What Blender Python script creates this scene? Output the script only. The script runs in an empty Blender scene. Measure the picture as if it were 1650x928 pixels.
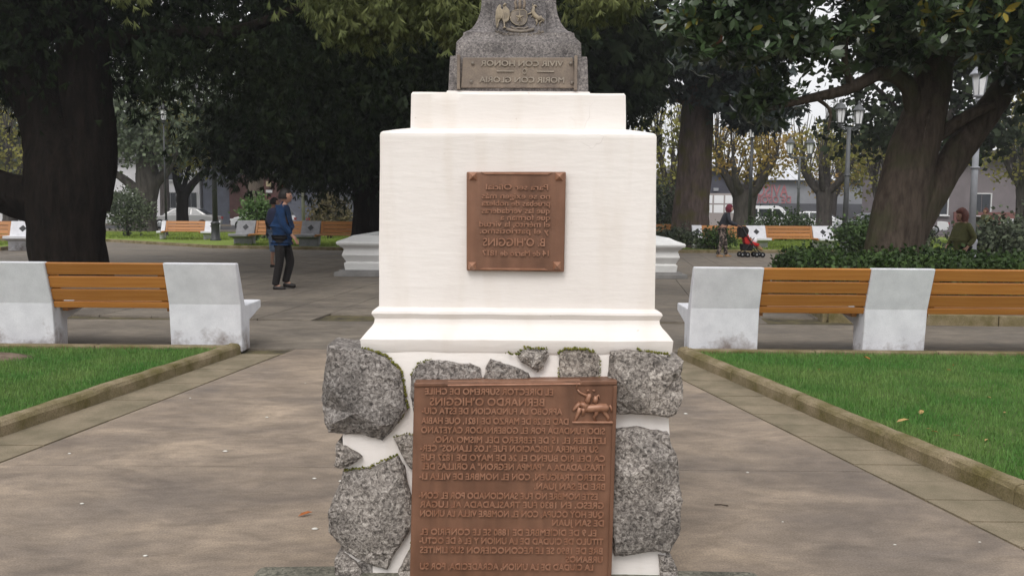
import bpy, bmesh, math, random
import numpy as np
from mathutils import Vector, Matrix, Euler
R = math.radians
rng = np.random.default_rng(7)
random.seed(7)
scn = bpy.context.scene
COL = scn.collection

# ------------------------------------------------------------------ camera
cam_d = bpy.data.cameras.new('camera')
cam = bpy.data.objects.new('camera', cam_d); COL.objects.link(cam)
cam_d.sensor_width = 36.0; cam_d.lens = 36.0 * 1400 / 1650
cam_d.clip_start = 0.05; cam_d.clip_end = 2000
PITCH = math.atan(126 / 1400)
cam.matrix_world = Matrix.Translation((0, 0, 1.42)) @ Matrix.Rotation(math.pi/2 - PITCH, 4, 'X') @ Matrix.Rotation(R(0.45), 4, 'Z')
scn.camera = cam

# ------------------------------------------------------------------ sky and sun (bright overcast)
SUN_EL, SUN_AZ = R(50), R(196)          # azimuth clockwise from +Y: behind the camera, a little to the left
world = bpy.data.worlds.new('World'); scn.world = world; world.use_nodes = True
wn = world.node_tree.nodes; wl = world.node_tree.links
bg = wn['Background']
sky = wn.new('ShaderNodeTexSky'); sky.sky_type = 'NISHITA'; sky.sun_disc = False
sky.sun_elevation = SUN_EL; sky.sun_rotation = SUN_AZ
sky.air_density = 1.6; sky.dust_density = 9.0; sky.ozone_density = 1.0; sky.altitude = 100
hs = wn.new('ShaderNodeHueSaturation'); hs.inputs['Saturation'].default_value = 0.10; hs.inputs['Value'].default_value = 1.0
cloud = wn.new('ShaderNodeMix'); cloud.data_type = 'RGBA'; cloud.inputs[0].default_value = 0.80     # an even layer of cloud over the blue
cloud.inputs[7].default_value = (6.0, 6.05, 6.2, 1)
wl.new(sky.outputs[0], hs.inputs['Color']); wl.new(hs.outputs[0], cloud.inputs[6]); wl.new(cloud.outputs[2], bg.inputs['Color'])
bg.inputs['Strength'].default_value = 0.15
sun_d = bpy.data.lights.new('sun', 'SUN'); sun_d.energy = 1.15; sun_d.angle = R(30); sun_d.color = (1.0, 0.97, 0.93)
sun = bpy.data.objects.new('sun', sun_d); COL.objects.link(sun)
sdir = Vector((math.sin(SUN_AZ)*math.cos(SUN_EL), math.cos(SUN_AZ)*math.cos(SUN_EL), math.sin(SUN_EL)))
sun.rotation_euler = sdir.to_track_quat('Z', 'Y').to_euler(); sun.location = (0, -8, 20)
vs = scn.view_settings
vs.view_transform = 'Standard'; vs.look = 'None'; vs.gamma = 1.0; vs.exposure = 0.30; vs.use_curve_mapping = False
scn.cycles.max_bounces = 6; scn.cycles.diffuse_bounces = 3; scn.cycles.glossy_bounces = 2
scn.cycles.transmission_bounces = 4; scn.cycles.transparent_max_bounces = 8

# ------------------------------------------------------------------ materials
MATS = {}
def mat(name, col, rough=0.7, var=0.0, vscale=8.0, col2=None, bump=0.0, bscale=60.0, spec=0.3, metal=0.0, island=0.0,
        transl=0.0, detail=4.0, coat=0.0, ramp=(0.35, 0.65), bdist=0.01, fine=0.0, fscale=300.0):
    """procedural principled material: two colours mixed by noise, fine speckle, bump"""
    if name in MATS: return MATS[name]
    m = bpy.data.materials.new(name); m.use_nodes = True
    nt = m.node_tree; N = nt.nodes; L = nt.links
    p = N['Principled BSDF']; p.inputs['Roughness'].default_value = rough
    p.inputs['Specular IOR Level'].default_value = spec; p.inputs['Metallic'].default_value = metal
    if coat: p.inputs['Coat Weight'].default_value = coat
    tc = N.new('ShaderNodeTexCoord')
    c1 = (*col, 1); c2 = (*(col2 if col2 else [min(1, c*(1+var)) for c in col]), 1)
    if not col2 and var: c1 = (*[c*(1-var) for c in col], 1)
    out = None
    if var or col2:
        nz = N.new('ShaderNodeTexNoise'); nz.inputs['Scale'].default_value = vscale; nz.inputs['Detail'].default_value = detail
        nz.inputs['Roughness'].default_value = 0.6
        L.new(tc.outputs['Object'], nz.inputs['Vector'])
        rp = N.new('ShaderNodeValToRGB'); rp.color_ramp.elements[0].position = ramp[0]; rp.color_ramp.elements[1].position = ramp[1]
        rp.color_ramp.elements[0].color = c1; rp.color_ramp.elements[1].color = c2
        L.new(nz.outputs[0], rp.inputs[0]); out = rp.outputs[0]
    if fine:
        n2 = N.new('ShaderNodeTexNoise'); n2.inputs['Scale'].default_value = fscale; n2.inputs['Detail'].default_value = 2
        L.new(tc.outputs['Object'], n2.inputs['Vector'])
        mr = N.new('ShaderNodeMapRange'); mr.inputs[1].default_value = 0.3; mr.inputs[2].default_value = 0.7
        mr.inputs[3].default_value = 1-fine; mr.inputs[4].default_value = 1+fine
        L.new(n2.outputs[0], mr.inputs[0])
        mx = N.new('ShaderNodeMix'); mx.data_type = 'RGBA'; mx.blend_type = 'MULTIPLY'; mx.inputs[0].default_value = 1
        if out: L.new(out, mx.inputs[6])
        else: mx.inputs[6].default_value = c1
        L.new(mr.outputs[0], mx.inputs[7]); out = mx.outputs[2]
    if island:
        ge = N.new('ShaderNodeNewGeometry'); h = N.new('ShaderNodeHueSaturation')
        mr = N.new('ShaderNodeMapRange'); mr.inputs[3].default_value = 1-island; mr.inputs[4].default_value = 1+island
        L.new(ge.outputs['Random Per Island'], mr.inputs[0]); L.new(mr.outputs[0], h.inputs['Value'])
        if out: L.new(out, h.inputs['Color'])
        else: h.inputs['Color'].default_value = c1
        out = h.outputs[0]
    if out: L.new(out, p.inputs['Base Color'])
    else: p.inputs['Base Color'].default_value = c1
    if bump:
        nb = N.new('ShaderNodeTexNoise'); nb.inputs['Scale'].default_value = bscale; nb.inputs['Detail'].default_value = 5
        L.new(tc.outputs['Object'], nb.inputs['Vector'])
        b = N.new('ShaderNodeBump'); b.inputs['Strength'].default_value = bump; b.inputs['Distance'].default_value = bdist
        L.new(nb.outputs[0], b.inputs['Height']); L.new(b.outputs[0], p.inputs['Normal'])
    if transl:
        t = N.new('ShaderNodeBsdfTranslucent'); ms = N.new('ShaderNodeMixShader'); ms.inputs[0].default_value = transl
        if out: L.new(out, t.inputs['Color'])
        else: t.inputs['Color'].default_value = c1
        L.new(p.outputs[0], ms.inputs[1]); L.new(t.outputs[0], ms.inputs[2])
        L.new(ms.outputs[0], N['Material Output'].inputs['Surface'])
    MATS[name] = m
    return m

def nodes_of(m): return m.node_tree.nodes, m.node_tree.links, m.node_tree.nodes['Principled BSDF']

# ------------------------------------------------------------------ object helpers
def link(o, parent=None):
    COL.objects.link(o)
    if parent is not None: o.parent = parent
    return o
def tag(o, label=None, cat=None, group=None, kind=None):
    if label: o['label'] = label
    if cat: o['category'] = cat
    if group: o['group'] = group
    if kind: o['kind'] = kind
    return o
def thing(name, label, cat, loc=(0,0,0), rz=0.0, group=None):
    o = bpy.data.objects.new(name, None); o.empty_display_size = 0.2
    link(o); o.location = loc; o.rotation_euler = (0, 0, rz)
    return tag(o, label, cat, group)

class MB:
    """collects geometry for one mesh object"""
    def __init__(s): s.v = []; s.f = []; s.m = []; s.sm = []
    def add(s, vs, fs, mi=0, smooth=False):
        o = len(s.v); s.v += [tuple(map(float, q)) for q in vs]
        for f in fs: s.f.append([i+o for i in f]); s.m.append(mi); s.sm.append(smooth)
        return s
    def box(s, c, d, rot=None, mi=0, taper=1.0):
        x, y, z = d[0]/2, d[1]/2, d[2]/2
        P = [(-x,-y,-z),(x,-y,-z),(x,y,-z),(-x,y,-z),(-x*taper,-y*taper,z),(x*taper,-y*taper,z),(x*taper,y*taper,z),(-x*taper,y*taper,z)]
        M = rot if rot is not None else Matrix.Identity(3)
        P = [M @ Vector(p) + Vector(c) for p in P]
        return s.add(P, [(3,2,1,0),(4,5,6,7),(0,1,5,4),(1,2,6,5),(2,3,7,6),(3,0,4,7)], mi)
    def prism(s, poly, a, b, axis='x', mi=0):
        """extrude 2d polygon between a and b along axis; poly in the other two axes (order y,z / x,z / x,y)"""
        def P(u, v, t):
            return (t,u,v) if axis == 'x' else (u,t,v) if axis == 'y' else (u,v,t)
        n = len(poly); V = [P(u,v,a) for u,v in poly] + [P(u,v,b) for u,v in poly]
        F = [[i, (i+1)%n, n+(i+1)%n, n+i] for i in range(n)] + [list(range(n))[::-1], [n+i for i in range(n)]]
        return s.add(V, F, mi)
    def tube(s, pts, rad, n=8, mi=0, cap=True, wob=0.0, rg=None, smooth=True, ph=0.0):
        pts = [Vector(p) for p in pts]; V = []; F = []
        up = Vector((0.13, 0.31, 1)).normalized()
        for i, p in enumerate(pts):
            d = (pts[min(i+1, len(pts)-1)] - pts[max(i-1, 0)]).normalized()
            a = d.cross(up)
            if a.length < 0.15: a = d.cross(Vector((1,0.2,0)))
            a.normalize(); b = d.cross(a); r = rad[i] if hasattr(rad, '__len__') else rad
            for k in range(n):
                t = 2*math.pi*k/n + ph
                w = 1 + (wob*(rg.random()-0.5)*2 if wob else 0)
                V.append(p + (a*math.cos(t) + b*math.sin(t))*r*w)
        for i in range(len(pts)-1):
            for k in range(n):
                F.append([i*n+k, i*n+(k+1)%n, (i+1)*n+(k+1)%n, (i+1)*n+k])
        s.add(V, F, mi, smooth)
        if cap:
            o = len(s.v) - len(V)
            s.f += [[o+k for k in range(n)], [o+len(V)-n+k for k in range(n)][::-1]]; s.m += [mi]*2; s.sm += [False]*2
        return s
    def lathe(s, prof, c=(0,0,0), n=16, mi=0, smooth=True, sx=1, sy=1, ph=0.0):
        V = []; F = []
        for r, z in prof:
            for k in range(n):
                t = 2*math.pi*k/n + ph; V.append((c[0]+r*sx*math.cos(t), c[1]+r*sy*math.sin(t), c[2]+z))
        for i in range(len(prof)-1):
            for k in range(n): F.append([i*n+k, i*n+(k+1)%n, (i+1)*n+(k+1)%n, (i+1)*n+k])
        F.append([k for k in range(n)][::-1]); F.append([(len(prof)-1)*n+k for k in range(n)])
        return s.add(V, F, mi, smooth)
    def loft(s, rings, mi=0, smooth=False, cap=True):
        n = len(rings[0]); V = [p for r in rings for p in r]; F = []
        for i in range(len(rings)-1):
            for k in range(n): F.append([i*n+k, i*n+(k+1)%n, (i+1)*n+(k+1)%n, (i+1)*n+k])
        if cap: F.append(list(range(n))[::-1]); F.append([(len(rings)-1)*n+k for k in range(n)])
        return s.add(V, F, mi, smooth)
    def build(s, name, mats, parent=None, bevel=0.0, seg=2, recalc=True):
        me = bpy.data.meshes.new(name); me.from_pydata(s.v, [], s.f)
        for m in (mats if isinstance(mats, (list, tuple)) else [mats]): me.materials.append(m)
        me.polygons.foreach_set('material_index', s.m); me.polygons.foreach_set('use_smooth', s.sm)
        if recalc:
            b = bmesh.new(); b.from_mesh(me); bmesh.ops.recalc_face_normals(b, faces=b.faces); b.to_mesh(me); b.free()
        me.update()
        o = bpy.data.objects.new(name, me); link(o, parent)
        if bevel:
            md = o.modifiers.new('bevel', 'BEVEL'); md.width = bevel; md.segments = seg; md.limit_method = 'ANGLE'; md.angle_limit = R(35)
            md.harden_normals = False
        return o

def np_mesh(name, V, F, m, parent=None, smooth=False):
    """numpy mesh of equal-size polygons"""
    V = np.asarray(V, dtype=np.float32); F = np.asarray(F, dtype=np.int32)
    me = bpy.data.meshes.new(name); k = F.shape[1]
    me.vertices.add(len(V)); me.vertices.foreach_set('co', V.ravel())
    me.loops.add(F.size); me.loops.foreach_set('vertex_index', F.ravel())
    me.polygons.add(len(F)); me.polygons.foreach_set('loop_start', np.arange(0, F.size, k, dtype=np.int32))
    me.polygons.foreach_set('loop_total', np.full(len(F), k, dtype=np.int32))
    if smooth: me.polygons.foreach_set('use_smooth', np.ones(len(F), dtype=bool))
    me.materials.append(m); me.update(calc_edges=True); me.validate()
    return link(bpy.data.objects.new(name, me), parent)

def copy_tree(o, parent=None):
    c = o.copy(); link(c, parent)
    for ch in list(o.children): copy_tree(ch, c)
    return c

def text_mesh(body, size=1.0, extrude=0.003, offset=0.0, res=3, bevel=0.0):
    cu = bpy.data.curves.new('lettering', 'FONT'); cu.body = body; cu.size = size; cu.extrude = extrude
    cu.offset = offset; cu.resolution_u = res; cu.bevel_depth = bevel; cu.bevel_resolution = 0
    ob = bpy.data.objects.new('lettering', cu); COL.objects.link(ob)
    me = bpy.data.meshes.new_from_object(ob.evaluated_get(bpy.context.evaluated_depsgraph_get()))
    bpy.data.objects.remove(ob); bpy.data.curves.remove(cu)
    return me
def text_line(body, x_start, x_end, zc, height, y, m, parent, relief=0.004, offset=0.0, bevel=0.0, bold=0.0, name='text_line'):
    """one line of raised letters on a plate facing -Y, running from x_start to x_end (x_start > x_end: mirror writing)"""
    me = text_mesh(body, 1.0, 0.1, offset, bevel=bevel)
    n = len(me.vertices); co = np.empty(n*3); me.vertices.foreach_get('co', co); co = co.reshape(-1, 3)
    x0, x1 = co[:,0].min(), co[:,0].max()
    out = np.empty_like(co)
    out[:,0] = x_start + (co[:,0]-x0)/(x1-x0)*(x_end-x_start)
    out[:,2] = zc + (co[:,1]-0.35)/0.7*height
    zz = co[:,2]; out[:,1] = y + 0.001 - (zz-zz.min())/max(1e-6, zz.max()-zz.min())*relief
    me.vertices.foreach_set('co', out.ravel()); 
    b = bmesh.new(); b.from_mesh(me); bmesh.ops.recalc_face_normals(b, faces=b.faces); b.to_mesh(me); b.free()
    if bold:      # a second pass of the same letters, shifted a hair, widens the strokes
        b = bmesh.new(); b.from_mesh(me); g = bmesh.ops.duplicate(b, geom=b.verts[:]+b.edges[:]+b.faces[:])
        for v in g['geom']:
            if isinstance(v, bmesh.types.BMVert): v.co.x += bold; v.co.y += 0.0004; v.co.z += bold*0.35
        b.to_mesh(me); b.free()
    me.materials.clear(); me.materials.append(m); me.update()
    o = bpy.data.objects.new(name, me); return link(o, parent)
# ------------------------------------------------------------------ the ground
def concrete_mat(name, dark, light, stain, s1=0.55, bump=0.25):
    m = mat(name, dark, rough=0.85, spec=0.2); N, L, p = nodes_of(m)
    tc = N.new('ShaderNodeTexCoord'); mp = N.new('ShaderNodeMapping'); mp.inputs['Scale'].default_value = (0.75, 1.35, 1.0)
    geo = N.new('ShaderNodeNewGeometry'); L.new(geo.outputs['Position'], mp.inputs['Vector'])
    n1 = N.new('ShaderNodeTexNoise'); n1.inputs['Scale'].default_value = s1*2.2; n1.inputs['Detail'].default_value = 7; n1.inputs['Roughness'].default_value = 0.7
    n1.inputs['Distortion'].default_value = 0.6
    L.new(mp.outputs[0], n1.inputs['Vector'])
    r1 = N.new('ShaderNodeValToRGB'); e = r1.color_ramp.elements
    e[0].position = 0.36; e[0].color = (*dark, 1); e[1].position = 0.72; e[1].color = (*light, 1)
    k = e.new(0.53); k.color = (*[0.62*a+0.38*b for a, b in zip(dark, light)], 1)
    L.new(n1.outputs[0], r1.inputs[0])
    n2 = N.new('ShaderNodeTexNoise'); n2.inputs['Scale'].default_value = 0.9; n2.inputs['Detail'].default_value = 5
    L.new(geo.outputs['Position'], n2.inputs['Vector'])
    r2 = N.new('ShaderNodeValToRGB'); r2.color_ramp.elements[0].position = 0.48; r2.color_ramp.elements[1].position = 0.66
    r2.color_ramp.elements[0].color = (0,0,0,1); r2.color_ramp.elements[1].color = (0.7,0.7,0.7,1)
    L.new(n2.outputs[0], r2.inputs[0])
    mx = N.new('ShaderNodeMix'); mx.data_type = 'RGBA'; mx.inputs[7].default_value = (*stain, 1)
    L.new(r2.outputs[0], mx.inputs[0]); L.new(r1.outputs[0], mx.inputs[6])
    n3 = N.new('ShaderNodeTexNoise'); n3.inputs['Scale'].default_value = 120; n3.inputs['Detail'].default_value = 3
    L.new(geo.outputs['Position'], n3.inputs['Vector'])
    mr = N.new('ShaderNodeMapRange'); mr.inputs[1].default_value = 0.3; mr.inputs[2].default_value = 0.7; mr.inputs[3].default_value = 0.8; mr.inputs[4].default_value = 1.2
    L.new(n3.outputs[0], mr.inputs[0])
    m2 = N.new('ShaderNodeMix'); m2.data_type = 'RGBA'; m2.blend_type = 'MULTIPLY'; m2.inputs[0].default_value = 1
    L.new(mx.outputs[2], m2.inputs[6]); L.new(mr.outputs[0], m2.inputs[7])
    n5 = N.new('ShaderNodeTexNoise'); n5.inputs['Scale'].default_value = 5.5; n5.inputs['Detail'].default_value = 9; n5.inputs['Roughness'].default_value = 0.72; n5.inputs['Distortion'].default_value = 0.4
    L.new(mp.outputs[0], n5.inputs['Vector'])
    mq = N.new('ShaderNodeMapRange'); mq.inputs[1].default_value = 0.34; mq.inputs[2].default_value = 0.68; mq.inputs[3].default_value = 0.80; mq.inputs[4].default_value = 1.24; L.new(n5.outputs[0], mq.inputs[0])
    m9 = N.new('ShaderNodeMix'); m9.data_type = 'RGBA'; m9.blend_type = 'MULTIPLY'; m9.inputs[0].default_value = 1
    L.new(m2.outputs[2], m9.inputs[6]); L.new(mq.outputs[0], m9.inputs[7]); m2 = m9
    oi = N.new('ShaderNodeObjectInfo'); mo = N.new('ShaderNodeMapRange'); mo.inputs[3].default_value = 0.9; mo.inputs[4].default_value = 1.1
    L.new(oi.outputs['Random'], mo.inputs[0])
    m3 = N.new('ShaderNodeMix'); m3.data_type = 'RGBA'; m3.blend_type = 'MULTIPLY'; m3.inputs[0].default_value = 1
    L.new(m2.outputs[2], m3.inputs[6]); L.new(mo.outputs[0], m3.inputs[7])
    L.new(m3.outputs[2], p.inputs['Base Color'])
    # damp patches are a little glossier
    rr = N.new('ShaderNodeMapRange'); rr.inputs[1].default_value = 0.35; rr.inputs[2].default_value = 0.65; rr.inputs[3].default_value = 0.55; rr.inputs[4].default_value = 0.92
    L.new(n1.outputs[0], rr.inputs[0]); L.new(rr.outputs[0], p.inputs['Roughness'])
    b = N.new('ShaderNodeBump'); b.inputs['Strength'].default_value = bump; b.inputs['Distance'].default_value = 0.004
    L.new(n3.outputs[0], b.inputs['Height']); L.new(b.outputs[0], p.inputs['Normal'])
    return m
M_path = concrete_mat('path_concrete', (0.160,0.129,0.104), (0.36,0.285,0.213), (0.148,0.123,0.104))
M_plaza = concrete_mat('plaza_concrete', (0.145,0.124,0.102), (0.235,0.20,0.16), (0.125,0.108,0.092))
M_gutter = mat('gutter_slab', (0.155,0.13,0.085), rough=0.9, col2=(0.24,0.195,0.135), vscale=3.5, fine=0.2, fscale=160, bump=0.2, bscale=120, bdist=0.004)
M_straw = mat('straw_joint', (0.42,0.30,0.11), rough=1, col2=(0.10,0.085,0.035), vscale=9, ramp=(0.42,0.6))
M_joint = mat('dark_joint', (0.05,0.042,0.03), rough=1, col2=(0.12,0.10,0.05), vscale=5)
M_kerb = mat('mossy_kerb', (0.115,0.095,0.035), rough=0.95, col2=(0.27,0.215,0.14), vscale=4.2, detail=6, fine=0.25, fscale=110, bump=0.4, bscale=70, bdist=0.008, ramp=(0.34,0.7))
M_soil = mat('soil', (0.10,0.07,0.05), rough=1, col2=(0.20,0.15,0.11), vscale=6, bump=0.5, bscale=40)
M_lawn = mat('lawn_ground', (0.055,0.11,0.022), rough=1, col2=(0.11,0.16,0.045), vscale=2.5, fine=0.4, fscale=120, bump=0.8, bscale=140, bdist=0.02)
M_farlawn = mat('far_lawn_ground', (0.14,0.20,0.03), rough=1, col2=(0.21,0.27,0.055), vscale=0.9, fine=0.35, fscale=25, bump=0.8, bscale=60, bdist=0.03)
M_asphalt = mat('asphalt', (0.05,0.05,0.052), rough=0.9, var=0.2, vscale=2, bump=0.2, bscale=100)
M_blade = mat('grass_blade', (0.080,0.205,0.040), rough=0.6, col2=(0.205,0.285,0.085), vscale=1.5, ramp=(0.38,0.78), island=0.35, transl=0.25)
M_fargrass = mat('far_grass_blade', (0.18,0.26,0.04), rough=0.7, col2=(0.26,0.32,0.07), vscale=0.8, island=0.35, transl=0.25)

def sheet(name, poly, z, m, parent=None, kind='structure'):
    mb = MB(); mb.add([(x, y, z) for x, y in poly], [list(range(len(poly)))])
    o = mb.build(name, m, parent)
    if parent is None: tag(o, kind=kind)
    return o
def slab(name, poly, z0, z1, m, parent, bevel=0.0):
    o = MB().prism(poly, z0, z1, 'z').build(name, m, parent, bevel=bevel, seg=1)
    return o
sheet('ground', [(-600,-200),(600,-200),(600,900),(-600,900)], -0.05, mat('outer_ground', (0.09,0.085,0.06), rough=1, col2=(0.06,0.085,0.03), vscale=0.05))

kL = lambda y: -3.12 + 0.162*(y-5.33)         # outer foot of the left kerb
kR = lambda y: 1.653 - 0.20*(y-8.16)
GW = 0.39; YK = 8.36
# the path: poured panels between the two gutters
path = sheet('path', [(kL(-5)+.1,-5),(kR(-5)-.1,-5),(kR(8.7)-.1,8.7),(kL(8.7)+.1,8.7)], -0.014, M_joint)
ys = [-5.0,-1.2,0.9,4.68,8.7]
for a, b in zip(ys[:-1], ys[1:]):
    g = 0.0025
    slab('panel', [(kL(a)+GW+g,a+g),(kR(a)-GW-g,a+g),(kR(b)-GW-g,b-g),(kL(b)+GW+g,b-g)], -0.04, 0.0, M_path, path)
for side, k in ((1, kL), (-1, kR)):
    gt = sheet('gutter', [(k(-3), -3), (k(-3)+side*GW, -3), (k(YK)+side*GW, YK), (k(YK), YK)][::side], -0.006, M_straw)
    y = -3.0; i = 0
    while y < YK-0.05:
        L_ = 0.30 if side < 0 else 0.62
        b = min(y+L_, YK); g = 0.0055
        P = [(k(y)+side*0.002, y+g), (k(y)+side*(GW-.007), y+g), (k(b)+side*(GW-.007), b-g), (k(b)+side*0.002, b-g)]
        slab('slab', P[::side], -0.03, 0.003 + 0.003*random.random(), M_gutter, gt); y = b
    # kerb stones, rounded top
    kb = sheet('kerb', [(k(-3)-side*.10, -3), (k(-3)-side*.02, -3), (k(YK)-side*.02, YK), (k(YK)-side*.10, YK)][::side], 0.02, M_joint)
    y = -3.0
    while y < YK-0.05:
        b = min(y+1.02, YK); jz = 0.006*(random.random()-0.5); jx = 0.008*(random.random()-0.5)
        prof = [(0.0,-0.04),(0.0,0.075),(0.014,0.098),(0.035,0.108),(0.09,0.108),(0.118,0.095),(0.122,-0.04)]
        rings = []
        nS = 7
        for q in range(nS):
            t = y+0.004 + (b-y-0.008)*q/(nS-1)
            rings.append([(k(t) - side*(w+jx+0.006*(random.random()-0.5)), t, z+jz+0.008*(random.random()-0.5)*(z > 0)) for w, z in prof])
        MB().loft(rings, smooth=False).build('kerb_stone', M_kerb, kb); y = b
# kerb along the far edge of each lawn
for nm, xa, xb in (('kerb', -9.0, kL(YK)-0.124), ('kerb', kR(YK)+0.124, 10.0)):
    kb = sheet(nm, [(xa,8.31),(xb,8.31),(xb,8.33),(xa,8.33)], 0.02, M_joint)
    n = int((xb-xa)/1.05)
    for i in range(n):
        a = xa+(xb-xa)*i/n; b = xa+(xb-xa)*(i+1)/n
        MB().box(((a+b)/2, 8.30, 0.0265), (b-a-0.008, 0.11, 0.133)).build('kerb_stone', M_kerb, kb, bevel=0.012)

# lawns by the path
lawnL = [(kL(-3)-.115,-3),(kL(8.25)-.115,8.25),(-9,8.25),(-9,-3)]
lawnR = [(kR(-3)+.115,-3),(10,-3),(10,8.25),(kR(8.25)+.115,8.25)]
sheet('lawn', lawnL, 0.06, M_lawn); sheet('lawn', lawnR, 0.06, M_lawn)
def hill(cx, cy, rx, ry, h, m, z0, seed):
    rg = np.random.default_rng(seed); rings = []
    for j, f in enumerate((1, .8, .5, .2)):
        rings.append([(cx+rx*f*math.cos(t)*(1+.12*math.sin(3*t+seed)), cy+ry*f*math.sin(t), z0+h*(1-f*f)+(0 if j == 0 else .006*rg.random())) for t in np.linspace(0, 2*math.pi, 20, endpoint=False)])
    return MB().loft(rings, smooth=True)
tag(hill(-5.0, 7.75, 0.75, 0.30, 0.035, M_soil, 0.055, 3).build('bare_earth', M_soil), kind='structure')

def blades(name, n, region, z, m, hmin, hmax, wid, excl=None, seed=1, lean=0.6):
    rg = np.random.default_rng(seed)
    P = region(rg, n); 
    if excl is not None: P = P[~excl(P)]
    n = len(P); h = rg.uniform(hmin, hmax, n); a = rg.uniform(0, 2*np.pi, n); la = rg.uniform(0, 2*np.pi, n); ln = rg.uniform(0.1, lean, n)*h
    dx = np.cos(a)*wid*rg.uniform(.6,1.3,n); dy = np.sin(a)*wid*rg.uniform(.6,1.3,n)
    V = np.empty((n,3,3)); V[:,0] = np.c_[P[:,0]-dx, P[:,1]-dy, np.full(n, z)]; V[:,1] = np.c_[P[:,0]+dx, P[:,1]+dy, np.full(n, z)]
    V[:,2] = np.c_[P[:,0]+np.cos(la)*ln, P[:,1]+np.sin(la)*ln, z+h]
    o = np_mesh(name, V.reshape(-1,3), np.arange(3*n).reshape(-1,3), m); return tag(o, kind='stuff')
def regL(rg, n):
    y = 3.6 + (8.27-3.6)*rg.random(n); x = (kL(y)-.10) - 3.6*rg.random(n)**1.15; return np.c_[x, y]
def regR(rg, n):
    y = 2.8 + (8.27-2.8)*rg.random(n); x = (kR(y)+.10) + 4.6*rg.random(n)**1.15; return np.c_[x, y]
bare = lambda P: ((P[:,0]+5.0)/.7)**2 + ((P[:,1]-7.75)/.27)**2 < 1
g = blades('grass', 90000, regL, 0.055, M_blade, 0.018, 0.05, 0.0035, bare, 1); tag(g, 'short green lawn grass left of the path', 'grass')
g = blades('grass', 130000, regR, 0.055, M_blade, 0.018, 0.052, 0.0035, None, 2); tag(g, 'short green lawn grass right of the path', 'grass')

# the plaza behind the benches: a base with square slabs laid askew
plaza = sheet('plaza', [(-60,8.37),(60,8.37),(60,52),(-60,52)], -0.02, M_joint)
slab('apron', [(-60,8.38),(kL(8.7)-0.2,8.38),(kL(8.7)-0.2,8.705),(kR(8.7)+0.2,8.705),(kR(8.7)+0.2,8.38),(60,8.38),(60,10.9),(-60,10.9)], -0.05, 0.001, M_plaza, plaza)
ang = R(-7); ca, sa = math.cos(ang), math.sin(ang); SQ = 0.72
cells = []
for i in range(-45, 46):
    for j in range(-12, 60):
        u, v = i*SQ, 11 + j*SQ
        x = ca*u - sa*(v-11); y = 11 + sa*u + ca*(v-11)
        if not (11.35 < y < 51): continue
        if abs(x) > 0.62*y+1: continue
        if -2.9 < x < 2.9 and 18.8 < y < 24: continue
        cells.append((y*1.0 + 0.3*abs(x), x, y))
cells.sort()
me0 = MB().box((0,0,-0.014), (SQ-.012, SQ-.012, 0.034)).build('paving_slab', M_plaza, plaza)
me0.location = (cells[0][1], cells[0][2], 0); me0.rotation_euler = (0,0,ang)
for d, x, y in cells[1:300]:
    o = me0.copy(); link(o, plaza); o.location = (x, y, 0.002*random.random()); o.rotation_euler = (R(0.1)*(random.random()-.5), R(0.1)*(random.random()-.5), ang)
rest = MB()
for d, x, y in cells[300:]:
    rest.box((x,y,-0.014+0.002*random.random()), (SQ-.012, SQ-.012, 0.034), Matrix.Rotation(ang, 3, 'Z'))
o = rest.build('paving_slab', M_plaza, plaza); tag(o, kind='stuff')
# far lawns
def far_lawn(poly, n, seed):
    tag(slab('lawn', poly, -0.05, 0.07, M_farlawn, None), kind='structure')
    # kerb round it
    kb = sheet('kerb', [(poly[0][0], poly[0][1]), (poly[0][0]+.1, poly[0][1]), (poly[0][0]+.1, poly[0][1]+.1)], 0.02, M_joint)
    for a, b in zip(poly, poly[1:]+poly[:1]):
        a = Vector(a); b = Vector(b); d = b-a
        if max(a.y, b.y) > 44 and min(a.y, b.y) > 30: continue
        if d.length < 0.5: continue
        c = (a+b)/2; MB().box((c.x, c.y, 0.045), (d.length, 0.14, 0.13), Matrix.Rotation(math.atan2(d.y, d.x), 3, 'Z')).build('kerb_run', M_kerb, kb, bevel=0.015)
far_lawn([(-16.1,35),(-10.4,30.3),(-4.7,29.2),(0,29.2),(0,47),(-48,47),(-48,36.5)], 0, 5)
far_lawn([(-50,26.6),(-16.2,27.4),(-17.4,32.2),(-50,34.8)], 0, 6)
far_lawn([(5.4,29.4),(9.0,30.1),(17,29.8),(44,33),(44,49),(5.4,49)], 0, 7)
def regF(x0, x1, y0, y1):
    return lambda rg, n: np.c_[rg.uniform(x0, x1, n), rg.uniform(y0, y1, n)]
for i, (a, b, c, d) in enumerate(((-15,-2,36,46),(-26,-15,37,46),(-10,-2,31,36),(-26,-17.6,28,32),(9,22,31,42))):
    tag(blades('grass', 22000, regF(a,b,c,d), 0.06, M_fargrass, 0.05, 0.12, 0.02, None, 20+i),
        ['yellow green grass of the far lawn by the lamp post','far lawn grass under the broad evergreen','far lawn grass behind the diamond bench','grass of the far corner lawn','far lawn grass behind the bench under the plane trees'][i], 'grass')
# street and pavement
tag(slab('street', [(-200,52.2),(200,52.2),(200,66),(-200,66)], -0.05, -0.012, M_asphalt, None), kind='structure')
tag(slab('pavement', [(-200,49.5),(200,49.5),(200,52.2),(-200,52.2)], -0.05, 0.09, M_plaza, None), kind='structure')
tag(slab('pavement', [(-200,66),(200,66),(200,69),(-200,69)], -0.05, 0.10, M_plaza, None), kind='structure')

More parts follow.
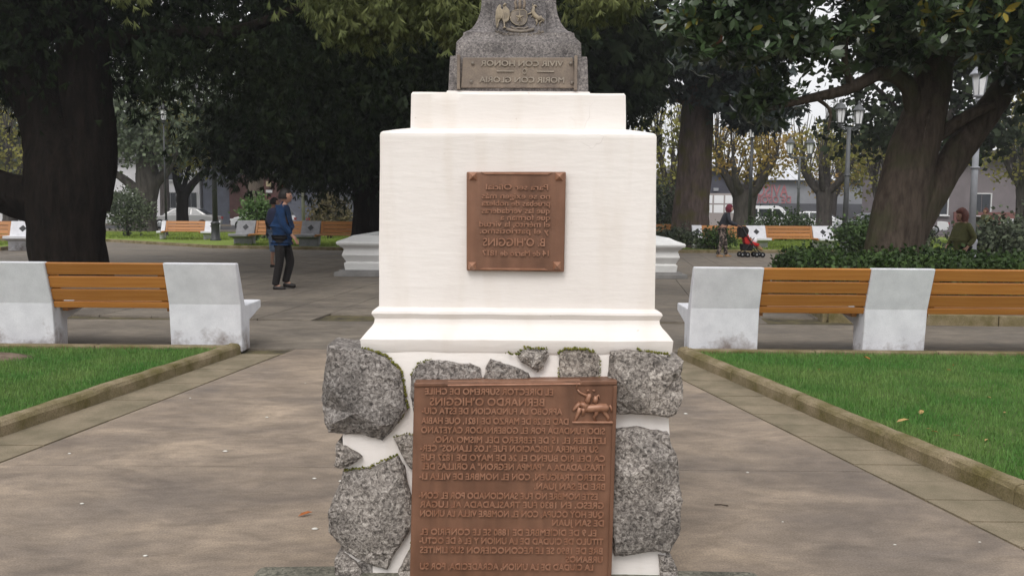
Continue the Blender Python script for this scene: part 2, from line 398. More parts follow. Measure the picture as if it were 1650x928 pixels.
# planting bed with a kerb behind the right-hand bench
bed = [(4.15,11.35),(14.5,9.9),(17,15.2),(4.6,15.6)]
tag(slab('planting_bed', bed, -0.05, 0.08, M_soil, None), kind='structure')
kb = sheet('kerb', [(4.1,11.3),(4.2,11.3),(4.2,11.4)], 0.02, M_joint)
for a, b in zip(bed, bed[1:]+bed[:1]):
    a = Vector(a); b = Vector(b); d = b-a; n = max(1, int(d.length/1.0)); rot = Matrix.Rotation(math.atan2(d.y, d.x), 3, 'Z')
    for i in range(n):
        c = a + d*((i+.5)/n); MB().box((c.x, c.y, 0.04), (d.length/n-.01, 0.12, 0.16), rot).build('kerb_stone', M_kerb, kb, bevel=0.012)
# ------------------------------------------------------------------ the monument
def stone_paint_mat():
    m = mat('cream_paint', (0.72,0.668,0.628), rough=0.6, col2=(0.785,0.738,0.703), vscale=1.6, detail=6, spec=0.35, ramp=(0.3,0.6))
    N, L, p = nodes_of(m)
    tc = N.new('ShaderNodeTexCoord')
    # brushed, lumpy render: stretched noise + pits
    mp = N.new('ShaderNodeMapping'); mp.inputs['Scale'].default_value = (11, 11, 55); L.new(tc.outputs['Object'], mp.inputs['Vector'])
    n1 = N.new('ShaderNodeTexNoise'); n1.inputs['Scale'].default_value = 1; n1.inputs['Detail'].default_value = 5; L.new(mp.outputs[0], n1.inputs['Vector'])
    n2 = N.new('ShaderNodeTexNoise'); n2.inputs['Scale'].default_value = 14; n2.inputs['Detail'].default_value = 4; L.new(tc.outputs['Object'], n2.inputs['Vector'])
    ad = N.new('ShaderNodeMath'); ad.operation = 'ADD'; L.new(n1.outputs[0], ad.inputs[0]); L.new(n2.outputs[0], ad.inputs[1])
    b = N.new('ShaderNodeBump'); b.inputs['Strength'].default_value = 0.24; b.inputs['Distance'].default_value = 0.006
    L.new(ad.outputs[0], b.inputs['Height']); L.new(b.outputs[0], p.inputs['Normal'])
    # faint drip stains and scattered chips
    src = p.inputs['Base Color'].links[0].from_socket
    m4 = N.new('ShaderNodeMapping'); m4.inputs['Scale'].default_value = (9, 9, 1.2); L.new(tc.outputs['Object'], m4.inputs['Vector'])
    n4 = N.new('ShaderNodeTexNoise'); n4.inputs['Scale'].default_value = 1; n4.inputs['Detail'].default_value = 6; L.new(m4.outputs[0], n4.inputs['Vector'])
    r4 = N.new('ShaderNodeValToRGB'); r4.color_ramp.elements[0].position = 0.52; r4.color_ramp.elements[1].position = 0.8
    r4.color_ramp.elements[0].color = (0,0,0,1); r4.color_ramp.elements[1].color = (0.5,0.5,0.5,1); L.new(n4.outputs[0], r4.inputs[0])
    mx = N.new('ShaderNodeMix'); mx.data_type = 'RGBA'; mx.inputs[7].default_value = (0.62,0.54,0.46,1)
    L.new(r4.outputs[0], mx.inputs[0]); L.new(src, mx.inputs[6])
    n5 = N.new('ShaderNodeTexNoise'); n5.inputs['Scale'].default_value = 38; n5.inputs['Detail'].default_value = 3; L.new(tc.outputs['Object'], n5.inputs['Vector'])
    r5 = N.new('ShaderNodeValToRGB'); r5.color_ramp.elements[0].position = 0.74; r5.color_ramp.elements[1].position = 0.78
    r5.color_ramp.elements[0].color = (0,0,0,1); r5.color_ramp.elements[1].color = (0.6,0.6,0.6,1); L.new(n5.outputs[0], r5.inputs[0])
    m6 = N.new('ShaderNodeMix'); m6.data_type = 'RGBA'; m6.inputs[7].default_value = (0.45,0.37,0.30,1)
    L.new(r5.outputs[0], m6.inputs[0]); L.new(mx.outputs[2], m6.inputs[6])
    # hairline cracks, only here and there
    nd = N.new('ShaderNodeTexNoise'); nd.inputs['Scale'].default_value = 9; L.new(tc.outputs['Object'], nd.inputs['Vector'])
    mv = N.new('ShaderNodeMix'); mv.data_type = 'RGBA'; mv.inputs[0].default_value = 0.10; L.new(tc.outputs['Object'], mv.inputs[6]); L.new(nd.outputs['Color'], mv.inputs[7])
    vo = N.new('ShaderNodeTexVoronoi'); vo.feature = 'DISTANCE_TO_EDGE'; vo.inputs['Scale'].default_value = 3.4; L.new(mv.outputs[2], vo.inputs['Vector'])
    rc = N.new('ShaderNodeMapRange'); rc.inputs[1].default_value = 0.0; rc.inputs[2].default_value = 0.005; rc.inputs[3].default_value = 0.30; rc.inputs[4].default_value = 0.0; L.new(vo.outputs['Distance'], rc.inputs[0])
    nm = N.new('ShaderNodeTexNoise'); nm.inputs['Scale'].default_value = 3.1; nm.inputs['Detail'].default_value = 3; L.new(tc.outputs['Object'], nm.inputs['Vector'])
    rm = N.new('ShaderNodeMapRange'); rm.inputs[1].default_value = 0.60; rm.inputs[2].default_value = 0.68; L.new(nm.outputs[0], rm.inputs[0])
    mm = N.new('ShaderNodeMath'); mm.operation = 'MULTIPLY'; L.new(rc.outputs[0], mm.inputs[0]); L.new(rm.outputs[0], mm.inputs[1])
    m7 = N.new('ShaderNodeMix'); m7.data_type = 'RGBA'; m7.inputs[7].default_value = (0.33,0.27,0.22,1); L.new(mm.outputs[0], m7.inputs[0]); L.new(m6.outputs[2], m7.inputs[6])
    L.new(m7.outputs[2], p.inputs['Base Color'])
    return m
def granite_mat(name, c0, c1, c2, sc=1.0, bump=1.0):
    m = mat(name, c0, rough=0.85, spec=0.3); N, L, p = nodes_of(m)
    tc = N.new('ShaderNodeTexCoord')
    n1 = N.new('ShaderNodeTexNoise'); n1.inputs['Scale'].default_value = 75*sc; n1.inputs['Detail'].default_value = 4; n1.inputs['Roughness'].default_value = 0.7
    n1.inputs['Distortion'].default_value = 0.8
    L.new(tc.outputs['Object'], n1.inputs['Vector'])
    r = N.new('ShaderNodeValToRGB'); e = r.color_ramp.elements; e[0].position = 0.36; e[0].color = (*c0,1); e[1].position = 0.68; e[1].color = (*c2,1)
    k = e.new(0.5); k.color = (*c1,1); L.new(n1.outputs[0], r.inputs[0])
    n2 = N.new('ShaderNodeTexNoise'); n2.inputs['Scale'].default_value = 6*sc; n2.inputs['Detail'].default_value = 5; L.new(tc.outputs['Object'], n2.inputs['Vector'])
    mr = N.new('ShaderNodeMapRange'); mr.inputs[1].default_value = 0.3; mr.inputs[2].default_value = 0.7; mr.inputs[3].default_value = 0.6; mr.inputs[4].default_value = 1.3
    L.new(n2.outputs[0], mr.inputs[0])
    mx = N.new('ShaderNodeMix'); mx.data_type = 'RGBA'; mx.blend_type = 'MULTIPLY'; mx.inputs[0].default_value = 1
    L.new(r.outputs[0], mx.inputs[6]); L.new(mr.outputs[0], mx.inputs[7])
    oi = N.new('ShaderNodeObjectInfo'); rv = N.new('ShaderNodeValToRGB'); rv.color_ramp.elements[0].color = (0.86,0.84,0.83,1); rv.color_ramp.elements[1].color = (1.14,1.08,1.0,1)
    L.new(oi.outputs['Random'], rv.inputs[0]); m8 = N.new('ShaderNodeMix'); m8.data_type = 'RGBA'; m8.blend_type = 'MULTIPLY'; m8.inputs[0].default_value = 1
    L.new(mx.outputs[2], m8.inputs[6]); L.new(rv.outputs[0], m8.inputs[7]); L.new(m8.outputs[2], p.inputs['Base Color'])
    n3 = N.new('ShaderNodeTexNoise'); n3.inputs['Scale'].default_value = 34*sc; n3.inputs['Detail'].default_value = 6; n3.inputs['Roughness'].default_value = 0.65; L.new(tc.outputs['Object'], n3.inputs['Vector'])
    b = N.new('ShaderNodeBump'); b.inputs['Strength'].default_value = bump; b.inputs['Distance'].default_value = 0.012
    L.new(n3.outputs[0], b.inputs['Height']); L.new(b.outputs[0], p.inputs['Normal'])
    return m
M_paint = stone_paint_mat()
M_granite = granite_mat('rough_granite', (0.064,0.058,0.055), (0.232,0.213,0.20), (0.50,0.475,0.45))
M_dstone = granite_mat('dark_cut_stone', (0.07,0.066,0.07), (0.15,0.142,0.147), (0.28,0.265,0.262), 1.6, 0.3)
M_slabst = granite_mat('slab_stone', (0.08,0.08,0.065), (0.16,0.155,0.125), (0.28,0.27,0.22), 0.8, 0.4)
M_moss = mat('moss', (0.10,0.115,0.015), rough=1, col2=(0.22,0.20,0.05), vscale=30, bump=1, bscale=150)
M_bronze = mat('brown_bronze', (0.150,0.070,0.040), rough=0.5, col2=(0.225,0.112,0.068), vscale=4, detail=6, spec=0.45, metal=0.15, bump=0.12, bscale=160, bdist=0.003)
def streaks(m, lo=0.72, hi=1.12):
    N, L, p = nodes_of(m); src = p.inputs['Base Color'].links[0].from_socket; tc = N.new('ShaderNodeTexCoord')
    mp = N.new('ShaderNodeMapping'); mp.inputs['Scale'].default_value = (26, 26, 2.4); L.new(tc.outputs['Object'], mp.inputs['Vector'])
    n = N.new('ShaderNodeTexNoise'); n.inputs['Scale'].default_value = 1; n.inputs['Detail'].default_value = 7; L.new(mp.outputs[0], n.inputs['Vector'])
    mr = N.new('ShaderNodeMapRange'); mr.inputs[1].default_value = 0.3; mr.inputs[2].default_value = 0.7; mr.inputs[3].default_value = lo; mr.inputs[4].default_value = hi; L.new(n.outputs[0], mr.inputs[0])
    mx = N.new('ShaderNodeMix'); mx.data_type = 'RGBA'; mx.blend_type = 'MULTIPLY'; mx.inputs[0].default_value = 1; L.new(src, mx.inputs[6]); L.new(mr.outputs[0], mx.inputs[7]); L.new(mx.outputs[2], p.inputs['Base Color'])
streaks(M_bronze)
M_bronze_l = mat('worn_and_lit_bronze', (0.25,0.115,0.065), rough=0.42, col2=(0.34,0.175,0.11), vscale=30, spec=0.5, metal=0.15)
M_patina = mat('weathered_plaque', (0.15,0.12,0.10), rough=0.75, col2=(0.225,0.18,0.14), vscale=16, detail=6, fine=0.12, fscale=200)
M_patina_l = mat('weathered_letters', (0.24,0.205,0.17), rough=0.7, col2=(0.31,0.265,0.215), vscale=20)
M_crest = mat('worn_crest', (0.38,0.315,0.225), rough=0.7, col2=(0.23,0.195,0.155), vscale=28, detail=5)
M_crest_d = mat('dark_crest', (0.14,0.12,0.105), rough=0.8, col2=(0.26,0.22,0.18), vscale=30)

CX, CY = 0.018, 3.62
mon = thing('monument', 'cream painted monument pedestal on a base of rough granite stones, bearing brown inscribed plaques', 'monument', (CX, CY, 0))
def wavy(seed):
    rg = np.random.default_rng(seed); K = rg.normal(size=(10,3)); K /= np.linalg.norm(K, axis=1)[:,None]; ph = rg.uniform(0, 6.28, 10); fr = rg.uniform(9, 70, 10)
    return lambda P: sum(np.sin(f*(P@k)+p)*(20/(f+12)) for f, k, p in zip(fr, K, ph))/2.2
def sq_loft(prof, lump=0.0, seed=1, n=10, smooth=True):
    """square rings (half width, z) about the monument axis; every side divided in n and made a little uneven by hand-plaster waves"""
    rings = []; t = np.linspace(-1, 1, n+1)[:-1]; wx, wy, wz = wavy(seed), wavy(seed+50), wavy(seed+90)
    for h, z in prof:
        r = np.array([(a*h, -h, z) for a in t] + [(h, a*h, z) for a in t] + [(-a*h, h, z) for a in t] + [(-h, -a*h, z) for a in t])
        r = r + np.stack([wx(r), wy(r), 0.6*wz(r)], 1)*lump; rings.append([tuple(q) for q in r])
    return MB().loft(rings, smooth=True)
def sharp(o, deg=28):
    o.data.set_sharp_from_angle(angle=R(deg)); return o
# mortar core of the base: lumpy white block
rings = [(0.555,0.0),(0.56,0.10),(0.555,0.2),(0.56,0.3),(0.557,0.4),(0.555,0.5),(0.557,0.6),(0.555,0.7),(0.557,0.8),(0.553,0.86),(0.545,0.912)]
o = sq_loft(rings, 0.004, 3, 16).build('mortar_core', M_paint, mon); o.location = (-0.035,0,0); o.scale = (1.05,1,1)
sq_loft([(0.545,0.905),(0.553,0.917),(0.556,0.957),(0.545,0.972),(0.536,0.984),(0.522,1.000),(0.515,1.012),(0.513,1.026),(0.518,1.036),(0.523,1.045),(0.521,1.053),(0.512,1.060),(0.500,1.066)], 0.0022, 4, 40).build('plinth_moulding', M_paint, mon)
sq_loft([(0.4985,1.060)] + [(0.4985-0.001*i, 1.075+0.1*i) for i in range(0,7)] + [(0.4925,1.680),(0.490,1.689),(0.483,1.6945),(0.44,1.706),(0.39,1.7165)], 0.0014, 5, 30).build('shaft', M_paint, mon)
sq_loft([(0.395,1.71),(0.3935,1.76),(0.3925,1.80),(0.3915,1.838),(0.386,1.846),(0.27,1.850)], 0.0014, 6, 24).build('cap', M_paint, mon)
# granite block, slab and flared column that carries the bust
b1 = sq_loft([(0.262,1.845),(0.266,1.866),(0.2655,1.876),(0.2635,1.93),(0.2605,1.985),(0.2585,1.999)], 0.0006, 7, 6).build('granite_block', M_dstone, mon)
sq_loft([(0.240,1.994),(0.238,2.052),(0.234,2.058),(0.217,2.078),(0.214,2.083),(0.212,2.096)], 0.0006, 8, 6).build('granite_slab', M_dstone, mon)
cp = [(0.207,2.090),(0.205,2.100)]
for i in range(11):
    t = i/10; cp.append((0.205 - 0.060*math.sin(t*math.pi/2)**0.75, 2.100 + 0.135*t**1.25))
cp += [(0.141,2.35),(0.137,2.55),(0.134,2.70),(0.150,2.72),(0.158,2.75),(0.158,2.79),(0.12,2.81),(0.07,2.87),(0.065,2.93)]
sq_loft(cp, 0.0004, 9, 6).build('flared_column', M_dstone, mon)
# paint edge under the block
sq_loft([(0.272,1.847),(0.270,1.866),(0.2655,1.868)], 0.002, 10, 10).build('paint_fillet', M_paint, mon)

for o in mon.children:
    if o.type == 'MESH': sharp(o, 32)

# rough stones: outlines on the front face (x, z), each a bulging, faceted lump
STONES = [
 [(-0.646,0.936),(-0.603,0.928),(-0.531,0.920),(-0.451,0.894),(-0.399,0.844),(-0.376,0.709),(-0.413,0.656),(-0.461,0.600),(-0.533,0.621),(-0.649,0.625),(-0.662,0.663),(-0.670,0.753),(-0.655,0.870)],
 [(-0.626,0.578),(-0.591,0.572),(-0.534,0.536),(-0.552,0.514),(-0.607,0.493),(-0.629,0.500)],
 [(-0.418,0.600),(-0.391,0.611),(-0.330,0.610),(-0.326,0.482),(-0.346,0.477),(-0.374,0.511)],
 [(-0.592,0.471),(-0.508,0.485),(-0.409,0.531),(-0.383,0.491),(-0.357,0.383),(-0.357,0.290),(-0.402,0.205),(-0.447,0.122),(-0.528,0.149),(-0.599,0.194),(-0.649,0.260),(-0.648,0.333),(-0.621,0.408)],
 [(-0.632,0.158),(-0.606,0.176),(-0.557,0.142),(-0.525,0.073),(-0.530,0.0),(-0.640,0.0),(-0.636,0.061)],
 [(-0.402,0.114),(-0.375,0.169),(-0.353,0.210),(-0.322,0.201),(-0.322,0.02),(-0.411,0.02)],
 [(-0.348,0.692),(-0.358,0.763),(-0.356,0.824),(-0.332,0.869),(-0.284,0.884),(-0.189,0.874),(-0.111,0.857),(-0.099,0.743),(-0.269,0.692)],
 [(-0.097,0.826),(-0.089,0.857),(-0.076,0.890),(-0.033,0.875),(0.052,0.845),(0.066,0.828),(0.057,0.766),(-0.084,0.765)],
 [(0.024,0.902),(0.052,0.926),(0.123,0.925),(0.130,0.910),(0.111,0.859),(0.089,0.848),(0.061,0.869),(0.030,0.885)],
 [(0.169,0.910),(0.186,0.921),(0.251,0.926),(0.294,0.915),(0.312,0.898),(0.310,0.768),(0.175,0.767)],
 [(0.355,0.918),(0.457,0.919),(0.607,0.891),(0.606,0.761),(0.585,0.708),(0.560,0.695),(0.479,0.703),(0.372,0.702),(0.348,0.832)],
 [(0.365,0.629),(0.454,0.643),(0.557,0.626),(0.590,0.545),(0.615,0.388),(0.606,0.259),(0.572,0.195),(0.490,0.199),(0.382,0.184),(0.361,0.332)],
 [(0.541,0.176),(0.590,0.167),(0.609,0.122),(0.610,0.02),(0.539,0.02)]]
def vnoise(seed):
    rg = np.random.default_rng(seed); K = rg.normal(size=(7,3)); ph = rg.uniform(0, 6.28, 7); fr = np.array([7,9,13,19,27,41,60.]); am = np.array([1,.9,.7,.45,.3,.2,.13])
    K = K/np.linalg.norm(K, axis=1)[:,None]
    return lambda P: sum(a*np.sin(f*(P@k)+p) for a, f, k, p in zip(am, fr, K, ph))
def stone(poly, y_back, out, parent, seed, depth=0.20, frame=None):
    """a rough stone: outline (u, z) on a wall; 'out' = how far it stands proud; frame maps (u, proud, z) to monument space.
    The face is broken into a few flat facets, then roughened."""
    from mathutils.geometry import delaunay_2d_cdt
    rg = np.random.default_rng(seed); P = np.array(poly, float); A = np.roll(P, -1, 0)
    if np.sum(P[:,0]*A[:,1]-A[:,0]*P[:,1]) < 0: P = P[::-1]
    c0 = P.mean(0); P = c0 + (P-c0)*(1.03 if out > 0.04 else 1.015)
    seg = np.linalg.norm(np.roll(P,-1,0)-P, axis=1); size = seg.sum()/4; Q = []
    for k in range(len(P)):           # keep the corners, break up the long sides
        m = max(1, int(round(seg[k]/0.05)))
        for t in range(m): Q.append(P[k]+(P[(k+1)%len(P)]-P[k])*t/m + rg.normal(scale=0.0035 if t else 0.001, size=2))
    Q = np.array(Q); n = len(Q); ins = c0 + (Q-c0)*(1-0.012/size*1.6)
    he = out*rg.uniform(0.45, 0.85, n); he = 0.5*he+0.25*(np.roll(he,1)+np.roll(he,-1))
    inner = []
    tilt = rg.normal(scale=0.10, size=2)*min(1, out/0.05)
    for _ in range(400):
        q = P.min(0)+rg.random(2)*(P.max(0)-P.min(0)); ins_ = True; b = False
        x, z = q; m = len(P); jj = m-1
        for ii in range(m):
            if (P[ii,1] > z) != (P[jj,1] > z) and x < (P[jj,0]-P[ii,0])*(z-P[ii,1])/(P[jj,1]-P[ii,1])+P[ii,0]: b = not b
            jj = ii
        if not b: continue
        if np.min(np.linalg.norm(Q-q, axis=1)) < 0.16*size: continue
        if inner and min(np.linalg.norm(np.array(w)-q) for w in inner) < 0.30*size: continue
        inner.append(q)
        if len(inner) > 9: break
    pts = [Vector(q) for q in ins] + [Vector(q) for q in inner]
    hs_ = list(he) + [out*rg.uniform(0.85, 1.30) + float((q-c0)@tilt) for q in inner]
    vs, es, fs, ov, oe, of = delaunay_2d_cdt(pts, [], [list(range(n))], 1, 1e-6)
    hmap = [hs_[o[0]] if o else out for o in ov]
    bm = bmesh.new(); bv = [bm.verts.new((v.x, h, v.y)) for v, h in zip(vs, hmap)]
    for f in fs:
        try: bm.faces.new([bv[k] for k in f])
        except ValueError: pass
    # sides back into the mortar
    loop = [bv[next(a for a, o in enumerate(ov) if k in o)] for k in range(n)]
    mid = [bm.verts.new((q[0], he[k]*0.62, q[1])) for k, q in enumerate(Q)]; back = [bm.verts.new((q[0], -depth, q[1])) for q in Q]
    for k in range(n):
        l = (k+1) % n
        for a, b in ((loop, mid), (mid, back)):
            try: bm.faces.new((a[k], a[l], b[l], b[k]))
            except ValueError: pass
    bmesh.ops.triangulate(bm, faces=bm.faces[:])
    fe = [e for e in bm.edges if all(v.co.y > 0 for v in e.verts)]
    bmesh.ops.subdivide_edges(bm, edges=fe, cuts=3, use_grid_fill=True)
    nz = vnoise(seed)
    for v in bm.verts:
        if v.co.y > 0:
            d = nz(np.array([[v.co.x, v.co.y*0.6, v.co.z]]))[0]; v.co.y += 0.0045*d + 0.0018*rg.normal()
            v.co.x += 0.0012*rg.normal(); v.co.z += 0.0012*rg.normal(); v.co.y = max(v.co.y, 0.006)
    for v in bm.verts: v.co = Vector(frame(v.co.x, v.co.y, v.co.z))
    bmesh.ops.recalc_face_normals(bm, faces=bm.faces)
    me = bpy.data.meshes.new('stone'); bm.to_mesh(me); bm.free(); me.materials.append(M_granite)
    me.polygons.foreach_set('use_smooth', [True]*len(me.polygons)); me.set_sharp_from_angle(angle=R(22))
    return link(bpy.data.objects.new('stone', me), parent)
front = lambda u, pr, z: (u-CX, -0.557-pr, z)
for i, s in enumerate(STONES):
    pr = 0.055 if i in (0,3,10,11) else 0.014 if i in (6,7,9) else 0.03
    stone(s, 0, pr, mon, 40+i, depth=0.16, frame=front)
# the other three faces, built up the same way
for q, (sx, fr) in enumerate(((1, lambda u, pr, z: (0.550+pr, u, z)), (-1, lambda u, pr, z: (-0.618-pr, -u, z)), (1, lambda u, pr, z: (-u, 0.557+pr, z)))):
    rg = np.random.default_rng(90+q); z = 0.02
    while z < 0.85:
        h = rg.uniform(0.19, 0.26); 
        if z+h > 0.91: h = 0.91-z
        if h < 0.08: break
        u = -0.22 if q < 2 else -0.60
        while u < 0.52:
            w = rg.uniform(0.18, 0.32); w = min(w, 0.60-u)
            if w < 0.09: break
            g = 0.022; k = []
            for (a, b) in ((u+g,z+g),(u+w*.5,z+g*.7),(u+w-g,z+g),(u+w-g*.8,z+h*.5),(u+w-g,z+h-g),(u+w*.5,z+h-g*.7),(u+g,z+h-g),(u+g*.8,z+h*.5)):
                k.append((a+rg.normal(scale=.012), b+rg.normal(scale=.012)))
            stone(k, 0, 0.008, mon, int(rg.integers(1e6)), depth=0.10, frame=fr); u += w
        z += h
# moss in the joints round the stones
def moss_line(pts, r, seed):
    rg = np.random.default_rng(seed); V = []; F = []; 
    mb = MB()
    for (a, b) in zip(pts[:-1], pts[1:]):
        a = np.array(a); b = np.array(b); n = max(2, int(np.linalg.norm(b-a)/0.003))
        for t in np.linspace(0, 1, n):
            c = a+(b-a)*t + rg.normal(scale=0.002, size=2); s = r*rg.uniform(.3, 1.0)
            p = Vector(front(c[0], rg.uniform(0.002, 0.012), c[1])); M_ = Euler(rg.uniform(0, 3, 3)).to_matrix()
            mb.add([p + M_ @ Vector(q)*s for q in ((1,0,0),(-1,0,0),(0,1,0),(0,-1,0),(0,0,1),(0,0,-1))], [(0,2,4),(2,1,4),(1,3,4),(3,0,4),(2,0,5),(1,2,5),(3,1,5),(0,3,5)])
    return mb
for i, (pts, r) in enumerate((([(-0.531,0.930),(-0.445,0.903),(-0.392,0.848),(-0.370,0.715),(-0.405,0.66)], 0.0075), ([(-0.36,0.83),(-0.33,0.876),(-0.284,0.89)], 0.0045),
        ([(-0.60,0.482),(-0.508,0.495),(-0.409,0.540)], 0.006), ([(0.02,0.91),(0.05,0.932),(0.125,0.931)], 0.006), ([(0.165,0.915),(0.186,0.929),(0.26,0.931),(0.30,0.92)], 0.0075),
        ([(0.45,0.928),(0.56,0.912)], 0.007), ([(-0.42,0.606),(-0.38,0.618),(-0.33,0.617)], 0.004), ([(-0.37,0.17),(-0.345,0.24)], 0.006), ([(-0.02,0.915),(0.03,0.906)], 0.005), ([(0.168,0.86),(0.17,0.78)], 0.004), ([(0.316,0.89),(0.315,0.79)], 0.004))):
    tag(moss_line(pts, r, 200+i).build('moss', M_moss, mon), kind='stuff')

# big lower plaque, a little out of square, with chipped corners left raised
pq = [(-0.339,0.817),(0.370,0.831),(0.361,0.05),(-0.358,0.045)]
big = MB().prism([(x-CX, z) for x, z in pq], 2.99-CY, 3.075-CY, 'y').build('inscribed_plaque', M_bronze, mon, bevel=0.004)
tag(big, 'large brown plaque of raised mirror writing with a rider in the corner')
for poly in ([(-0.339,0.817),(-0.231,0.8193),(-0.217,0.806),(-0.338,0.803)], [(0.3695,0.831),(0.3685,0.816),(0.235,0.812),(0.248,0.8287)], [(0.3695,0.812),(0.361,0.05),(0.347,0.05),(0.3555,0.812)]):
    MB().prism([(x-CX, z) for x, z in poly], 2.984-CY, 2.995-CY, 'y').build('rim', M_bronze, big, bevel=0.003)
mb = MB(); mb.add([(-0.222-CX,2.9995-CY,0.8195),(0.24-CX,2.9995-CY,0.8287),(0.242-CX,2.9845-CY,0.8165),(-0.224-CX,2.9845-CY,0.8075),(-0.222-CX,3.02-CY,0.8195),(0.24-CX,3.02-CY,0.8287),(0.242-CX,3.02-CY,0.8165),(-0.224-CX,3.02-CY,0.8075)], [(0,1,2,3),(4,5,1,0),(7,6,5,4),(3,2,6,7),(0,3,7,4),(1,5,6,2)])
mb.build('top_bevel', M_bronze_l, big)  # bevel in paler bronze: the sunlight on it is put into the colour
LINES = ["EL DIRECTOR SUPREMO DE CHILE","BERNARDO O'HIGGINS","APROBO LA FUNDACION DE ESTA CIU-","DAD EL 28 DE MARZO DE 1821, QUE HABIA","SIDO FUNDADA POR EL GOBERNADOR CAYETANO",
 "LETELIER EL 15 DE FEBRERO DEL MISMO AÑO.","SU PRIMERA UBICACION FUE \"LOS LLANOS\" CER-","CA DEL RIO BUENO EL 26 DE MAYO DE 1827 FUE","TRASLADADA A \"PAMPA NEGRON\" A ORILLAS DEL",
 "ESTERO TRAIGUEN, CON EL NOMBRE DE VILLA LI-","BRE DE SAN JUAN.","ESTE NOMBRE NO FUE SANCIONADO POR EL CON-","GRESO. EN 1830 FUE TRASLADADA AL LUGAR",
 "QUE HOY OCUPA, CON EL NOMBRE VILLA LA UNION","DE SAN JUAN","EL 9 DE DICIEMBRE DE 1880 SE LE CONFIRIO EL","TITULO DE CIUDAD DE LA UNION Y EL 6 DE OCTU-",
 "BRE DE 1890 SE LE RECONOCIERON SUS LIMITES","URBANOS","LA CIUDAD DE LA UNION, AGRADECIDA, POR SU"]
EXT = [(0.788,0.145,-0.301),(0.752,0.115,-0.284),(0.719,0.178,-0.312),(0.684,0.2,-0.314),(0.651,0.328,-0.314),(0.617,0.331,-0.271),(0.586,0.306,-0.318),(0.553,0.33,-0.314),(0.521,0.33,-0.314),(0.485,0.331,-0.321),
 (0.452,0.332,0.084),(0.416,0.306,-0.323),(0.384,0.329,-0.319),(0.351,0.329,-0.319),(0.32,0.33,0.148),(0.284,0.304,-0.319),(0.252,0.329,-0.321),(0.218,0.327,-0.319),(0.187,0.328,0.198),(0.158,0.295,-0.319)]
for i, (tx, (z, xr, xl)) in enumerate(zip(LINES, EXT)):
    text_line(tx, xr-CX, xl-CX, z, 0.0265 if i == 1 else 0.0215, 2.99-CY, M_bronze_l, big, 0.0085, bold=0.0016)
# rider relief in the plaque's corner
def relief(poly, y, h, name, m, parent, ox, oz, k, bevel=0.004):
    return MB().prism([(ox+u*k, oz-v*k) for u, v in poly], y-h, y+0.002, 'y').build(name, m, parent, bevel=bevel)
def tube_relief(paths, y, name, m, parent, ox, oz, k):
    mb = MB()
    for pts, rad in paths: mb.tube([(ox+u*k, y, oz-v*k) for u, v in pts], [r*k for r in rad], 7)
    return mb.build(name, m, parent)
# drawing units: enlarged photo pixels, origin at (570,30); 6 px a photo pixel
ox, oz, kk = 0.2145-CX, 0.8255, 0.000357
yy = 2.988-CY
tube_relief([([(120,262),(160,264),(220,258),(280,255),(325,258),(352,268)],[34,44,45,46,46,30]), ([(140,250),(105,228),(72,218)],[40,30,24]), ([(78,214),(48,240),(20,272),(8,290)],[24,22,15,11]),
             ([(75,255),(60,310),(45,345),(22,395)],[28,20,16,12]), ([(110,260),(112,300),(96,335)],[28,20,14]),
             ([(300,250),(312,300),(350,350),(352,385)],[38,24,17,13]), ([(240,260),(232,320),(212,345),(232,392)],[36,22,16,12]), ([(365,230),(385,270),(378,300)],[10,12,6])], yy, 'horse_relief', M_bronze_l, big, ox, oz, kk)
tube_relief([([(150,215),(148,180),(160,140),(165,115)],[22,26,26,18]), ([(160,140),(110,125),(70,105),(45,75)],[16,12,10,7]), ([(40,75),(40,20),(35,5)],[4,4,2]), ([(148,90),(146,78)],[17,14]),
             ([(150,205),(130,260),(100,320)],[18,14,9]), ([(215,205),(225,170),(228,140)],[24,26,18]), ([(205,88),(206,78)],[17,14]), ([(225,150),(255,130),(262,160)],[10,10,8])], yy-0.004, 'rider_relief', M_bronze_l, big, ox, oz, kk)
mb = MB(); mb.prism([(ox-2*kk, oz-392*kk),(ox+400*kk, oz-388*kk),(ox+398*kk, oz-412*kk),(ox-2*kk, oz-412*kk)], yy-0.008, yy+0.004, 'y'); mb.build('ground_relief', M_bronze_l, big, bevel=0.003)

# small upper plaque with pyramid studs
zs = CY
small = MB().prism([(-0.164-CX,1.552),(0.188-CX,1.555),(0.186-CX,1.200),(-0.163-CX,1.202)], 3.098-CY, 3.14-CY, 'y').build('inscribed_plaque', M_bronze, mon, bevel=0.004)
tag(small, 'small square brown plaque with pyramid studs in its corners')
M_gap = mat('plaster_line', (0.72,0.66,0.58), rough=0.8)
for sx, sz in ((-0.141,1.536),(0.164,1.537),(0.160,1.222),(-0.143,1.219)):
    mb = MB(); s = 0.014; x = sx-CX; y = 3.0975-CY
    mb.add([(x-s,y,sz-s),(x+s,y,sz-s),(x+s,y,sz+s),(x-s,y,sz+s),(x,y-0.017,sz)], [(0,1,4),(1,2,4),(2,3,4),(3,0,4),(3,2,1,0)]); mb.build('stud', M_bronze_l, small)
for (xa, xb, za, zb) in ((-0.113,0.138,1.5515,1.544),(-0.118,0.128,1.206,1.2125)):
    MB().prism([(xa-CX,za),(xb-CX,za),(xb-CX-.014,zb),(xa-CX+.014,zb)], 3.094-CY, 3.10-CY, 'y').build('rim', M_bronze_l, small)
SM = ["Para ser Oficial","no se exigen más","pruebas de nobleza","que las verdaderas","que forman a","el mérito, la virtud","y el patriotismo.","B. O'HIGGINS","14 de Marzo de 1817"]
